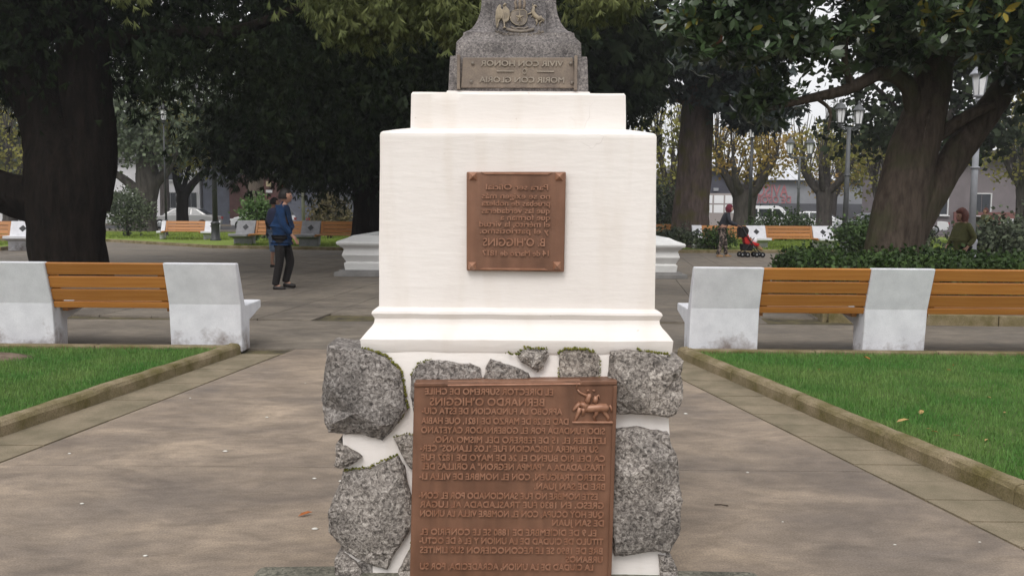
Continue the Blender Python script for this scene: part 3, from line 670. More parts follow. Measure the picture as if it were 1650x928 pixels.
EX2 = [(1.503,0.124,-0.095),(1.4715,0.131,-0.11),(1.446,0.131,-0.11),(1.42,0.131,-0.11),(1.396,0.132,-0.044),(1.372,0.132,-0.118),(1.348,0.128,-0.116),(1.308,0.115,-0.105),(1.269,0.129,-0.107)]
for i, (tx, (z, xr, xl)) in enumerate(zip(SM, EX2)):
    text_line(tx, xr-CX, xl-CX, z-0.003, 0.028 if i == 7 else 0.0195, 3.098-CY, M_bronze_l, small, 0.007, bold=0.0012)

# weathered plaque on the granite block
yb = CY-0.2665
top = MB().prism([(-0.192-CX,1.990),(0.222-CX,1.993),(0.236-CX,1.880),(-0.200-CX,1.878)], yb-0.010-CY, yb+0.02-CY, 'y').build('inscribed_plaque', M_patina, mon, bevel=0.003)
tag(top, 'weathered grey brown plaque of mirror writing on the granite block')
for a, b in ((-0.208,0.006),(0.234,0.006)):
    MB().box((a-CX, yb-0.009-CY, 1.935), (0.012,0.028,0.128)).build('side_strip', M_patina, top, bevel=0.003)
yt = yb-0.010-CY
text_line('VIVIR CON HONOR', 0.185-CX, -0.125-CX, 1.969, 0.0205, yt, M_patina_l, top, 0.006, bold=0.0015)
text_line('O', 0.049-CX, 0.033-CX, 1.940, 0.020, yt, M_patina_l, top, 0.006)
text_line('MORIR CON GLORIA', 0.190-CX, -0.130-CX, 1.9085, 0.021, yt, M_patina_l, top, 0.006, bold=0.0015)
for xc in (-0.032, 0.120): MB().box((xc-CX, yt-0.002, 1.940), (0.064,0.006,0.004)).build('dash', M_patina_l, top)
for xc, zc in ((-0.155,1.968),(0.215,1.970),(-0.160,1.9),(0.220,1.899)):
    MB().lathe([(0.007,0),(0.006,0.006),(0.002,0.009)], n=8).build('screw', M_crest_d, top).matrix_local = Matrix.Translation((xc-CX, yt, zc)) @ Matrix.Rotation(math.pi/2, 4, 'X')

# crest on the flared column: bird, shield with star, deer, garland (drawing units: enlarged photo pixels)
kc = 0.000194; cox, coz = -0.139, 2.219; yc = -0.209
plate = MB().prism([(cox+190*kc, coz+10*kc),(cox+1260*kc, coz+10*kc),(cox+1260*kc, coz-700*kc),(cox+190*kc, coz-700*kc)], yc, -0.13, 'y').build('crest_plate', M_dstone, mon, bevel=0.003)
bird = [(260,250),(290,150),(330,100),(360,110),(365,180),(400,200),(410,150),(395,120),(430,100),(460,130),(500,170),(530,210),(540,290),(520,400),(470,440),(450,430),(445,530),(480,545),(400,555),(425,520),(405,420),(370,360),(330,420),(310,520),(280,560),(262,460),(255,350)]
relief(bird, yc, 0.010, 'crest_bird', M_crest, plate, cox, coz, kc, 0.0025)
fe = MB()
for j in range(5): fe.tube([(cox+(275+j*22)*kc, yc-0.0105, coz-(200+j*12)*kc), (cox+(268+j*18)*kc, yc-0.011, coz-(330+j*10)*kc), (cox+(285+j*6)*kc, yc-0.010, coz-(520-j*40)*kc)], [0.0008,0.0016,0.0007], 5)
for j in range(4): fe.tube([(cox+(395+j*34)*kc, yc-0.0105, coz-(235)*kc), (cox+(400+j*33)*kc, yc-0.011, coz-(390-j*12)*kc)], [0.0014,0.0008], 5)
fe.tube([(cox+410*kc, yc-0.010, coz-130*kc), (cox+445*kc, yc-0.013, coz-90*kc), (cox+480*kc, yc-0.010, coz-110*kc)], [0.004,0.0045,0.001], 6)
fe.build('crest_feathers', M_crest, plate)
shield = [(545,330),(560,260),(600,215),(650,205),(730,190),(830,200),(870,235),(880,320),(875,400),(840,460),(790,490),(730,500),(660,485),(600,450),(560,400)]
relief(shield, yc, 0.006, 'crest_shield', M_crest_d, plate, cox, coz, kc, 0.002)
sb = MB(); sb.tube([(cox+u*kc, yc-0.006, coz-v*kc) for u, v in shield+[shield[0]]], 0.0016, 5); sb.build('shield_border', M_crest, plate)
st = MB(); V = [(cox+735*kc, yc-0.014, coz-345*kc)]
for i in range(10):
    r = 118 if i % 2 == 0 else 40; t = math.pi/2 + i*math.pi/5; V.append((cox+(735+r*math.cos(t)*.75)*kc, yc-0.006, coz-(345-r*math.sin(t))*kc))
st.add(V, [(0, 1+i, 1+(i+1)%10) for i in range(10)]); st.tube([(cox+735*kc, yc-0.007, coz-210*kc),(cox+735*kc, yc-0.007, coz-490*kc)], 0.0009, 5); st.build('crest_star', M_crest, plate)
deer = [([(1000,120),(1010,160),(990,220),(1030,300),(1090,350),(1140,390)],[22,30,42,46,44,40]), ([(1005,130),(1040,110),(1070,125)],[26,20,10]), ([(985,240),(930,265),(885,285)],[22,14,10]),
        ([(1040,330),(990,300),(960,330)],[18,12,8]), ([(1100,360),(1150,330),(1180,390),(1130,440),(1140,500)],[36,34,26,16,12]), ([(1060,380),(1080,430),(1060,490)],[26,18,12]), ([(1000,120),(985,85),(1000,60)],[8,7,4]), ([(1180,350),(1215,380),(1200,430)],[12,14,8])]
tube_relief(deer, yc-0.003, 'crest_deer', M_crest, plate, cox, coz, kc)
gl = MB(); rg = np.random.default_rng(5)
for t in np.linspace(0, 1, 60):
    u = 270 + 930*t; v = 620 + 75*math.sin(math.pi*t) + rg.normal(scale=16); r = rg.uniform(14, 30)*kc
    M_ = Euler(rg.uniform(0, 3, 3)).to_matrix(); p = Vector((cox+u*kc, yc-0.003, coz-v*kc))
    gl.add([p + M_ @ Vector(q)*r for q in ((1.6,0,0),(-1.6,0,0),(0,.6,0),(0,-.6,0),(0,0,1),(0,0,-1))], [(0,2,4),(2,1,4),(1,3,4),(3,0,4),(2,0,5),(1,2,5),(3,1,5),(0,3,5)])
gl.build('crest_garland', M_crest_d, plate)
tube_relief([([(470,560),(600,600),(740,612),(880,600),(1020,560)],[30,34,34,34,30]), ([(560,520),(640,560),(730,540),(820,560),(900,520)],[20,24,26,24,20])], yc-0.001, 'crest_ribbon', M_crest_d, plate, cox, coz, kc)
plume = [([(650,190),(660,120),(640,60),(655,0)],[26,30,28,22]), ([(735,190),(735,110),(735,40),(735,-10)],[28,34,32,26]), ([(820,190),(815,120),(830,60),(815,0)],[26,30,28,22])]
tube_relief(plume, yc-0.001, 'crest_plume', M_patina, plate, cox, coz, kc)

# step slab in front of the monument
stp = MB(); pts = [(-0.93,2.35),(0.925,2.33),(0.93,2.9),(0.917,3.116),(0.60,3.125),(-0.66,3.14),(-0.935,3.128),(-0.945,2.9)]
stp.prism(pts, -0.03, 0.10, 'z'); o = stp.build('step_slab', M_slabst, mon, bevel=0.03, seg=3); o.location = (-CX, -CY, 0)
# ------------------------------------------------------------------ benches
M_conc = mat('white_concrete', (0.58,0.58,0.61), rough=0.85, col2=(0.69,0.69,0.72), vscale=5, detail=6, fine=0.07, fscale=150, bump=0.3, bscale=120, bdist=0.004)
def dirty(m):
    """splash dirt on the foot of the white concrete"""
    N, L, p = nodes_of(m); src = p.inputs['Base Color'].links[0].from_socket
    tc = N.new('ShaderNodeTexCoord'); sx = N.new('ShaderNodeSeparateXYZ'); L.new(tc.outputs['Object'], sx.inputs[0])
    n = N.new('ShaderNodeTexNoise'); n.inputs['Scale'].default_value = 4; n.inputs['Detail'].default_value = 8; n.inputs['Roughness'].default_value = 0.7
    L.new(tc.outputs['Object'], n.inputs['Vector'])
    mr = N.new('ShaderNodeMapRange'); mr.inputs[1].default_value = 0.0; mr.inputs[2].default_value = 0.36; mr.inputs[3].default_value = 0.22; mr.inputs[4].default_value = -0.10
    L.new(sx.outputs[2], mr.inputs[0])
    ad = N.new('ShaderNodeMath'); ad.operation = 'ADD'; L.new(n.outputs[0], ad.inputs[0]); L.new(mr.outputs[0], ad.inputs[1])
    r = N.new('ShaderNodeValToRGB'); r.color_ramp.elements[0].position = 0.56; r.color_ramp.elements[1].position = 0.8
    r.color_ramp.elements[0].color = (0,0,0,1); r.color_ramp.elements[1].color = (0.85,0.85,0.85,1); L.new(ad.outputs[0], r.inputs[0])
    mx = N.new('ShaderNodeMix'); mx.data_type = 'RGBA'; mx.inputs[7].default_value = (0.16,0.115,0.09,1)
    L.new(r.outputs[0], mx.inputs[0]); L.new(src, mx.inputs[6]); L.new(mx.outputs[2], p.inputs['Base Color'])
dirty(M_conc)
M_conc_g = mat('grey_concrete', (0.20,0.20,0.21), rough=0.85, col2=(0.28,0.28,0.29), vscale=5, detail=6, fine=0.07, fscale=150)
def wood_mat(name, a, b):
    m = mat(name, a, rough=0.42, spec=0.45); N, L, p = nodes_of(m)
    tc = N.new('ShaderNodeTexCoord'); mp = N.new('ShaderNodeMapping'); mp.inputs['Scale'].default_value = (1.2, 30, 30); L.new(tc.outputs['Object'], mp.inputs['Vector'])
    n = N.new('ShaderNodeTexNoise'); n.inputs['Scale'].default_value = 1.5; n.inputs['Detail'].default_value = 6; L.new(mp.outputs[0], n.inputs['Vector'])
    r = N.new('ShaderNodeValToRGB'); r.color_ramp.elements[0].position = 0.3; r.color_ramp.elements[1].position = 0.7
    r.color_ramp.elements[0].color = (*a,1); r.color_ramp.elements[1].color = (*b,1); L.new(n.outputs[0], r.inputs[0])
    oi = N.new('ShaderNodeObjectInfo'); mo = N.new('ShaderNodeMapRange'); mo.inputs[3].default_value = 0.85; mo.inputs[4].default_value = 1.12; L.new(oi.outputs['Random'], mo.inputs[0])
    m3 = N.new('ShaderNodeMix'); m3.data_type = 'RGBA'; m3.blend_type = 'MULTIPLY'; m3.inputs[0].default_value = 1
    L.new(r.outputs[0], m3.inputs[6]); L.new(mo.outputs[0], m3.inputs[7]); L.new(m3.outputs[2], p.inputs['Base Color'])
    b_ = N.new('ShaderNodeBump'); b_.inputs['Strength'].default_value = 0.15; b_.inputs['Distance'].default_value = 0.003; L.new(n.outputs[0], b_.inputs['Height']); L.new(b_.outputs[0], p.inputs['Normal'])
    return m
M_wood = wood_mat('varnished_slat', (0.34,0.130,0.027), (0.43,0.185,0.045))
M_dia = mat('dark_inlay', (0.03,0.03,0.032), rough=0.6)
PROF = [(0.045,0.0),(0.012,0.475),(-0.115,0.885),(-0.030,0.885),(0.16,0.455),(0.70,0.455),(0.70,0.375),(0.30,0.29),(0.295,0.0)]
BROW = R(17.2)          # lean of the backrest
def make_bench(name, label, loc, rz, supports, spans, group=None, n_seat=4, diamond=True, conc=None):
    """bench seen from behind at rz = 0: concrete supports (x0, x1), slatted spans (x0, x1); local y runs to the sitter's front"""
    t = thing(name, label, 'bench', loc, rz, group)
    for a, b in supports:
        o = MB().prism(PROF, a, b, 'x').build('support', conc or M_conc, t, bevel=0.012)
        if diamond and b-a > 0.3:
            c = (a+b)/2; mb = MB(); s = 0.11
            zc = 0.665; yc_ = 0.055
            d = MB(); d.prism([(-s,0),(0,-s),(s,0),(0,s)], -0.012, 0.012, 'y')
            dd = d.build('diamond_inlay', M_dia, o); dd.location = (c, yc_+0.005, zc); dd.rotation_euler = (R(25.5), 0, 0)
    for a, b in spans:
        L_ = b-a
        for i, (s0, h) in enumerate(((0.0,0.118),(0.138,0.116),(0.272,0.116),(0.404,0.062))):
            sc = s0 + h/2; y = -0.072 + math.sin(BROW)*sc*1.0; z = 0.878 - math.cos(BROW)*sc
            o = MB().box((0,0,0), (L_, 0.034, h)).build('back_slat', M_wood, t, bevel=0.005)
            o.location = ((a+b)/2, y, z); o.rotation_euler = (-BROW+R(180)*0 + R(2*BROW*0), 0, 0); o.rotation_euler = (BROW, 0, 0)
        for e in (a+0.045, b-0.045):      # wooden cleats against the supports
            o = MB().box((0,0,0), (0.075, 0.03, 0.46)).build('cleat', M_wood, t, bevel=0.004)
            sc = 0.235; o.location = (e, -0.052+math.sin(BROW)*sc, 0.878-math.cos(BROW)*sc); o.rotation_euler = (BROW, 0, 0)
        for i in range(n_seat):
            o = MB().box((0,0,0), (L_, 0.118, 0.034)).build('seat_slat', M_wood, t, bevel=0.005)
            o.location = ((a+b)/2, 0.215+0.135*i, 0.442)
        for e in (a+0.05, b-0.05):
            MB().box((e, 0.42, 0.405), (0.05, 0.52, 0.04)).build('bearer', M_wood, t)
    return t
make_bench('bench', 'white concrete and wood slat bench seen from behind at the left lawn edge', (0,8.44,0), R(0.0), [(-3.36,-2.655),(-5.24,-4.50),(-7.1,-6.38)], [(-4.50,-3.36),(-6.38,-5.24)])
make_bench('bench', 'white concrete and wood slat bench seen from behind at the right lawn, before the hedge', (0,8.44,0), R(0.0), [(1.75,2.425),(3.46,4.07),(5.5,6.15)], [(2.425,3.46),(4.07,5.5)])
# benches on the far side of the plaza face the monument (rz about 180 degrees)
def far_bench(label, x, y, rz, sup, spans, sc=1.0, conc=None):
    o = make_bench('bench', label, (x, y, 0), math.pi + R(rz), sup, spans, 'benches on the far side of the plaza', 3, True, conc); o.scale = (sc, sc, sc); return o
far_bench('grey concrete bench with diamond inlays in front of the bright leafy shrub', -9.65, 31.6, -8, [(-0.33,0.33),(-2.6,-1.95),(-4.9,-4.2)], [(-1.95,-0.33),(-4.2,-2.6)], 1.08, M_conc_g)
far_bench('slatted bench on the lawn by the black lamp post, pale orange slats', -13.2, 36.6, 2, [(1.42,1.6),(-0.95,-0.3)], [(-0.3,1.42)], 0.95)
far_bench('white ended bench with orange slats beyond the massive dark tree trunk', -15.5, 27.9, 10, [(-0.2,0.5),(2.2,2.9)], [(0.5,2.2)], 1.05)
far_bench('white concrete bench with diamond inlays behind the pushchair', 9.0, 32.2, 4, [(-0.35,0.35),(-2.85,-2.1),(2.0,2.35)], [(-2.1,-0.35),(0.35,2.0)], 1.02)
far_bench('slatted bench beside the ivy covered trunk, behind the fountain', 5.9, 35.2, 0, [(-1.3,-0.7),(0.95,1.5)], [(-0.7,0.95)], 1.0)

# ------------------------------------------------------------------ fountain basin
M_foun = mat('fountain_plaster', (0.66,0.65,0.635), rough=0.7, col2=(0.74,0.735,0.72), vscale=2.2, detail=6, fine=0.06, bump=0.2, bscale=60)
M_fbase = mat('fountain_base', (0.17,0.165,0.16), rough=0.9, col2=(0.26,0.25,0.24), vscale=3)
fo = thing('fountain', 'white moulded fountain basin on a grey plinth behind the monument', 'fountain', (-0.03, 21.2, 0))
def rect_loft(prof, hx, hy, m, name, par, cap=True, smooth=False):
    rings = [[(-hx-o, -hy-o, z), (hx+o, -hy-o, z), (hx+o, hy+o, z), (-hx-o, hy+o, z)] for o, z in prof]
    return MB().loft(rings, cap=cap).build(name, m, par, bevel=0.008)
hx, hy = 3.36, 2.75
rect_loft([(0.34,0.0),(0.34,0.09),(0.24,0.10),(0.24,0.13)], hx, hy, M_fbase, 'plinth', fo)
rect_loft([(0.14,0.12),(0.16,0.27),(0.12,0.30),(0.20,0.44),(0.16,0.55),(0.17,0.585),(0.22,0.62),(0.26,0.655)], hx, hy, M_foun, 'basin_wall', fo)
rect_loft([(0.28,0.652),(0.30,0.70),(0.28,0.735),(0.10,0.80),(0.0,0.85),(-0.25,0.85),(-0.30,0.70)], hx, hy, M_foun, 'coping', fo)
M_water = mat('water', (0.05,0.06,0.055), rough=0.08, spec=0.5)
MB().box((0,0,0.70), (2*hx-0.62, 2*hy-0.62, 0.02)).build('water', M_water, fo)
MB().lathe([(0.35,0.66),(0.30,0.85),(0.16,1.0),(0.14,1.1),(0.5,1.2),(0.55,1.24),(0.1,1.25)], n=20).build('jet_bowl', M_foun, fo)

# ------------------------------------------------------------------ lamp posts
M_iron = mat('black_iron', (0.025,0.026,0.028), rough=0.5, var=0.2, vscale=6, spec=0.5)
M_grey = mat('grey_post_paint', (0.10,0.105,0.11), rough=0.55, var=0.15, vscale=6)
M_wpost = mat('white_post_paint', (0.30,0.31,0.34), rough=0.55, var=0.08, vscale=5)
M_lglass = mat('lantern_glass', (0.75,0.75,0.76), rough=0.35, var=0.04)
def lantern(par, c, s, m):
    o = MB().lathe([(0.05*s,-0.12*s),(0.09*s,-0.06*s),(0.06*s,0),(0.13*s,0.02*s),(0.14*s,0.05*s)], c, 8, smooth=False).build('lantern_cup', m, par)
    g = MB().lathe([(0.11*s,0.05*s),(0.165*s,0.50*s)], c, 6, smooth=False).build('lantern_glass', M_lglass, o)
    f = MB()
    for k in range(6):
        t = 2*math.pi*k/6; f.tube([(c[0]+0.115*s*math.cos(t), c[1]+0.115*s*math.sin(t), c[2]+0.04*s), (c[0]+0.172*s*math.cos(t), c[1]+0.172*s*math.sin(t), c[2]+0.51*s)], 0.012*s, 5)
    f.build('lantern_frame', m, o)
    MB().lathe([(0.22*s,0.50*s),(0.23*s,0.53*s),(0.17*s,0.60*s),(0.15*s,0.63*s),(0.10*s,0.70*s),(0.05*s,0.72*s),(0.035*s,0.78*s),(0.05*s,0.81*s),(0.01*s,0.88*s)], c, 10, smooth=False).build('lantern_cap', m, o)
def lamp(label, x, y, h, r, m, heads='single', s=1.0, rz=0.0):
    t = thing('lamp_post', label, 'lamp post', (x, y, 0), rz, 'park lamp posts')
    MB().lathe([(r*2.1,0),(r*2.1,0.12),(r*1.7,0.16),(r*1.55,0.70),(r*1.75,0.73),(r*1.75,0.80),(r*1.2,0.86)], n=12).build('base_sleeve', m, t)
    MB().lathe([(r*1.05,0.84),(r*0.72,h)], n=12).build('pole', m, t)
    MB().lathe([(r*1.3,h*0.62),(r*1.3,h*0.63)], n=12).build('collar', m, t)
    if heads == 'double':
        a = MB(); w = 0.46*s
        a.tube([(-w,0,h-0.02),(-w*.5,0,h-0.10),(0,0,h-0.02),(w*.5,0,h-0.10),(w,0,h-0.02)], 0.028*s, 6); a.tube([(-w,0,h-.02),(w,0,h-.02)], 0.025*s, 6); a.build('arm', m, t)
        for sx in (-w, w): lantern(t, (sx, 0, h+0.10*s), s, m)
    elif heads == 'single':
        lantern(t, (0,0,h+0.1*s), s, m)
    return t
lamp('dark lamp post with tall pole at the lawn edge beside the pale orange slat bench', -12.15, 35.6, 5.4, 0.105, M_iron, 'double', 1.2)
lamp('thin black lamp pole in front of the barred window of the white house', -15.9, 40.0, 5.2, 0.045, M_iron, 'single')
lamp('slim pale lamp pole behind the brown shrub', -9.0, 37.5, 5.4, 0.075, mat('pale_pole', (0.30,0.29,0.25), rough=0.6, var=0.1), 'single')
lamp('grey double lantern lamp post between the plane trees', 14.55, 44.5, 4.2, 0.075, M_grey, 'double', 1.1)
lamp('tall grey lamp post with square lantern beside the magnolia', 11.45, 30.0, 4.3, 0.092, M_grey, 'double', 0.95, R(28))
lamp('pale grey lamp post with a white lantern behind the leaning magnolia trunk', 10.65, 20.2, 3.95, 0.078, M_wpost, 'single', 1.0)
lamp('dark lamp pole beside the plane tree, behind the woman with the pushchair', 11.75, 43.2, 4.9, 0.095, M_iron, 'single', 1.0)

# ------------------------------------------------------------------ cars
M_glass = mat('car_glass', (0.02,0.024,0.028), rough=0.08, spec=0.6)
M_tyre = mat('tyre', (0.015,0.015,0.016), rough=0.85); M_rim = mat('wheel_rim', (0.35,0.36,0.37), rough=0.35, metal=0.6)
M_red = mat('tail_lamp', (0.35,0.02,0.02), rough=0.3); M_hl = mat('head_lamp', (0.75,0.76,0.78), rough=0.2); M_plate = mat('number_plate', (0.75,0.75,0.73), rough=0.5)
def make_car(label, loc, rz, paint, kind='sedan', cat='car'):
    t = thing('parked_car' if kind != 'van' else 'parked_van', label, cat, loc, rz, 'vehicles parked beyond the park')
    if kind == 'sedan':
        body = [(-2.2,0.36),(-2.25,0.62),(-2.18,0.84),(-1.5,0.93),(-0.9,0.97),(0.9,0.93),(1.85,0.80),(2.15,0.66),(2.2,0.40),(2.1,0.24),(-2.1,0.24)]
        roof = [(-1.62,0.92),(-0.95,1.33),(-0.4,1.42),(0.3,1.40),(0.62,1.30),(1.25,0.90)]
        wins = [[(-1.35,0.96),(-0.90,1.27),(-0.62,1.33),(-0.62,0.97)],[(-0.55,0.97),(-0.55,1.34),(0.12,1.34),(0.16,0.97)],[(0.23,0.97),(0.2,1.33),(0.5,1.26),(1.0,0.95)]]
        wb = (-1.32, 1.36); wdt = 0.85
    elif kind == 'hatch':
        body = [(-1.85,0.36),(-1.9,0.70),(-1.8,0.95),(0.9,0.93),(1.6,0.80),(1.85,0.62),(1.88,0.38),(1.8,0.24),(-1.8,0.24)]
        roof = [(-1.82,0.92),(-1.55,1.38),(-1.0,1.48),(0.1,1.46),(0.45,1.36),(1.15,0.90)]
        wins = [[(-1.55,0.98),(-1.4,1.32),(-0.85,1.38),(-0.8,0.98)],[(-0.72,0.98),(-0.75,1.39),(0.02,1.38),(0.05,0.98)],[(0.12,0.98),(0.1,1.37),(0.38,1.30),(0.9,0.97)]]
        wb = (-1.2, 1.22); wdt = 0.82
    else:
        body = [(-2.1,0.36),(-2.15,0.95),(1.55,0.95),(1.95,0.78),(2.1,0.55),(2.1,0.3),(2.0,0.24),(-2.0,0.24)]
        roof = [(-2.13,0.93),(-2.08,1.70),(-1.9,1.84),(0.55,1.84),(0.85,1.72),(1.5,0.93)]
        wins = [[(-1.9,1.05),(-1.85,1.6),(-0.9,1.63),(-0.9,1.05)],[(-0.8,1.05),(-0.8,1.63),(0.1,1.63),(0.1,1.05)],[(0.2,1.05),(0.2,1.63),(0.62,1.62),(1.12,1.05)]]
        wb = (-1.3, 1.3); wdt = 0.87
    # wheel arches cut as dark discs are avoided: body sides pulled in at the bottom
    bo = MB()
    n = len(body)
    rings = [[(x*0.985, y_, z if z > .3 else z+.05) for x, z in body] if abs(y_) > wdt-.01 else [(x, y_, z) for x, z in body] for y_ in (-wdt, -wdt+0.09, wdt-0.09, wdt)]
    bo.loft(rings); b = bo.build('body', paint, t, bevel=0.05, seg=3)
    rf = MB(); wi = wdt*0.80
    def rr(y_, sc): return [(x, y_*(1 if z < 1.0 else sc), z) for x, z in roof]
    rf.loft([rr(-wdt+.07, wi/wdt), rr(wdt-.07, wi/wdt)]); c = rf.build('cabin', paint, t, bevel=0.05, seg=3)
    for s in (-1, 1):
        for w in wins:
            mb = MB(); f = lambda z: (wdt-.07)*(1 + (wi/wdt-1)*min(1, max(0, (z-0.93)/(roof[2][1]-0.98))))+0.012
            V = [(x, s*f(z), z) for x, z in w] + [(x, s*(f(z)-.03), z) for x, z in w]; k = len(w)
            mb.add(V, [list(range(k)), list(range(k, 2*k))[::-1]] + [[i, (i+1)%k, k+(i+1)%k, k+i] for i in range(k)]); mb.build('window', M_glass, c)
    # windscreen and rear window
    for (p, q, nm) in ((roof[-1], roof[-2], 'windscreen'), (roof[0], roof[1], 'rear_window')):
        sg = 1 if nm == 'windscreen' else -1; P = [p[0]+(q[0]-p[0])*.12, p[1]+(q[1]-p[1])*.12]; Q = [p[0]+(q[0]-p[0])*.93, p[1]+(q[1]-p[1])*.93]
        mb = MB(); a, e = (wdt-.15), wi-.10; dx = 0.014*sg; dz = 0.014
        mb.add([(P[0]+dx,-a,P[1]+dz),(P[0]+dx,a,P[1]+dz),(Q[0]+dx,e,Q[1]+dz),(Q[0]+dx,-e,Q[1]+dz),(P[0]-dx*2,-a,P[1]-dz*2),(P[0]-dx*2,a,P[1]-dz*2),(Q[0]-dx*2,e,Q[1]-dz*2),(Q[0]-dx*2,-e,Q[1]-dz*2)],
               [(0,1,2,3),(7,6,5,4),(0,4,5,1),(1,5,6,2),(2,6,7,3),(3,7,4,0)]); mb.build(nm, M_glass, c)
    for wx in wb:
        for s in (-1, 1):
            w = MB().lathe([(0.20,-0.10),(0.30,-0.105),(0.325,-0.07),(0.325,0.07),(0.30,0.105),(0.20,0.10)], n=18).build('wheel', M_tyre, t)
            w.location = (wx, s*(wdt-0.085), 0.325); w.rotation_euler = (R(90), 0, 0)
            r_ = MB().lathe([(0.205,-0.108),(0.19,-0.118),(0.06,-0.10),(0.05,-0.12),(0.0,-0.12)] if s > 0 else [(0.0,0.12),(0.05,0.12),(0.06,0.10),(0.19,0.118),(0.205,0.108)], n=14).build('rim', M_rim, w)
    for s in (-1, 1):
        MB().box((body[1][0]+0.02, s*(wdt-.2), 0.74), (0.06, 0.30, 0.15)).build('tail_light', M_red, t)
        MB().box((body[-4][0]-0.03, s*(wdt-.2), 0.66), (0.14, 0.30, 0.12)).build('headlight', M_hl, t)
    for x, z in ((body[1][0]-0.01, 0.55), (body[-4][0]+0.045, 0.45)): MB().box((x, 0, z), (0.03, 0.42, 0.11)).build('number_plate', M_plate, t)
    return t
P_silver = mat('silver_paint', (0.36,0.355,0.35), rough=0.3, metal=0.5, spec=0.5); P_white = mat('white_car_paint', (0.74,0.74,0.75), rough=0.25, spec=0.5)
P_dark = mat('dark_car_paint', (0.03,0.032,0.04), rough=0.25, spec=0.5); P_grey = mat('grey_car_paint', (0.20,0.21,0.23), rough=0.3, metal=0.3)
make_car('silver sedan parked before the white house, behind the forked tree', (-21.6,57.5,-0.01), R(184), P_silver)
make_car('white car parked in front of the brown gabled door', (-15.9,55.6,-0.01), R(170), P_white, 'hatch')
make_car('dark sedan parked beyond the brown shrub', (-11.0,56.5,-0.01), R(20), P_dark)
make_car('white van parked beside the plane tree, before the grey shed', (18.4,62.8,-0.01), R(-4), P_white, 'van', 'van')
make_car('white hatchback beyond the double lantern lamp post', (22.4,63.2,-0.01), R(-25), P_white, 'hatch')
make_car('grey sedan parked behind the far plane tree', (24.2,59.0,-0.01), R(178), P_grey)
make_car('white sedan parked under the bare tree beside the magnolia trunk', (26.4,58.0,-0.01), R(174), P_white)

# ------------------------------------------------------------------ buildings across the street
M_wh = mat('white_render', (0.72,0.71,0.73), rough=0.85, var=0.05, vscale=1.2); M_bg = mat('blue_grey_boards', (0.15,0.16,0.20), rough=0.8, var=0.12, vscale=1.5)
M_brick = mat('red_brown_timber', (0.115,0.055,0.05), rough=0.7, var=0.2, vscale=2); M_dg = mat('dark_sheet', (0.065,0.065,0.085), rough=0.7, var=0.15, vscale=1)
M_roofw = mat('pale_sheet_roof', (0.55,0.56,0.59), rough=0.5, var=0.06, vscale=1); M_gw = mat('grey_wall', (0.27,0.275,0.30), rough=0.8, var=0.1, vscale=0.8)
M_gw2 = mat('lower_grey_wall', (0.10,0.10,0.115), rough=0.8, var=0.1, vscale=1); M_mauve = mat('mauve_wall', (0.20,0.175,0.185), rough=0.9, var=0.1, vscale=1)
M_wing = mat('window_glass', (0.03,0.035,0.045), rough=0.1, spec=0.5); M_wfr = mat('window_frame', (0.68,0.68,0.69), rough=0.6, var=0.03); M_redp = mat('red_lettering', (0.55,0.09,0.09), rough=0.7, var=0.1)
M_tile = mat('roof_sheet_dark', (0.10,0.095,0.10), rough=0.7, var=0.2, vscale=2)
def window(par, x, z, w, h, y, bars=0, glass=None, n=2):
    f = MB(); t = 0.07
    for (cx, cz, dx, dz) in ((x,z-h/2,w+t,t),(x,z+h/2,w+t,t),(x-w/2,z,t,h-t),(x+w/2,z,t,h-t)): f.box((cx, y-0.03, cz), (dx, 0.10, dz))
    fr = f.build('window', M_wfr, par)
    for i in range(n):
        ww = (w-t)/n; MB().box((x-w/2+t/2+ww*(i+.5), y-0.005, z), (ww-0.05, 0.03, h-t)).build('pane', glass or M_wing, fr)
    for i in range(bars): MB().box((x-w/2+w*(i+.5)/bars, y-0.07, z), (0.03, 0.03, h)).build('bar', M_iron, fr)
    MB().box((x, y-0.07, z-h/2-0.06), (w+0.2, 0.18, 0.06)).build('sill', M_wfr, fr)
# white house
h = thing('white_house', 'white rendered house with barred windows behind the silver sedan', 'house', (-31,70,0))
MB().box((0,4,2.6), (11.8,8,5.2)).build('wall', M_wh, h)
MB().add([(-6.3,-0.5,5.15),(6.3,-0.5,5.15),(6.3,8.5,5.15),(-6.3,8.5,5.15),(-6.3,4,7.4),(6.3,4,7.4)], [(0,1,5,4),(2,3,4,5),(1,2,5),(3,0,4),(0,3,2,1)]).build('roof', M_tile, h)
for x in (-4,-1.2,3.55,5.2): window(h, x, 1.95, 1.05, 1.3, 0, 5)
for x in (3.9,): window(h, x, 4.0, 1.6, 0.9, 0, 0)
# blue grey house with brown gabled porch and door
h = thing('boarded_house', 'blue grey boarded house with a red brown gabled entrance', 'house', (-20.4,70,0))
MB().box((0.6,4,2.6), (10.0,8,5.2)).build('wall', M_bg, h)
for i in range(18): MB().box((0.6,-0.012,0.2+i*0.28), (10.0,0.03,0.245)).build('board', M_bg, h)
MB().add([(-4.9,-0.5,5.15),(6.1,-0.5,5.15),(6.1,8.5,5.15),(-4.9,8.5,5.15),(-4.9,4,7.2),(6.1,4,7.2)], [(0,1,5,4),(2,3,4,5),(1,2,5),(3,0,4),(0,3,2,1)]).build('roof', M_tile, h)
po = MB().prism([(-2.2,0),(2.2,0),(2.2,3.1),(0,5.0),(-2.2,3.1)], -0.35, 0.05, 'y').build('porch', M_brick, h)
MB().prism([(-2.5,3.0),(0,5.15),(2.5,3.0),(2.5,3.25),(0,5.45),(-2.5,3.25)], -0.6, -0.02, 'y').build('porch_roof', M_tile, h)
for i in range(4): MB().box((-1.55+i*0.36,-0.375,1.5), (0.33,0.05,2.4)).build('plank', M_brick, po)
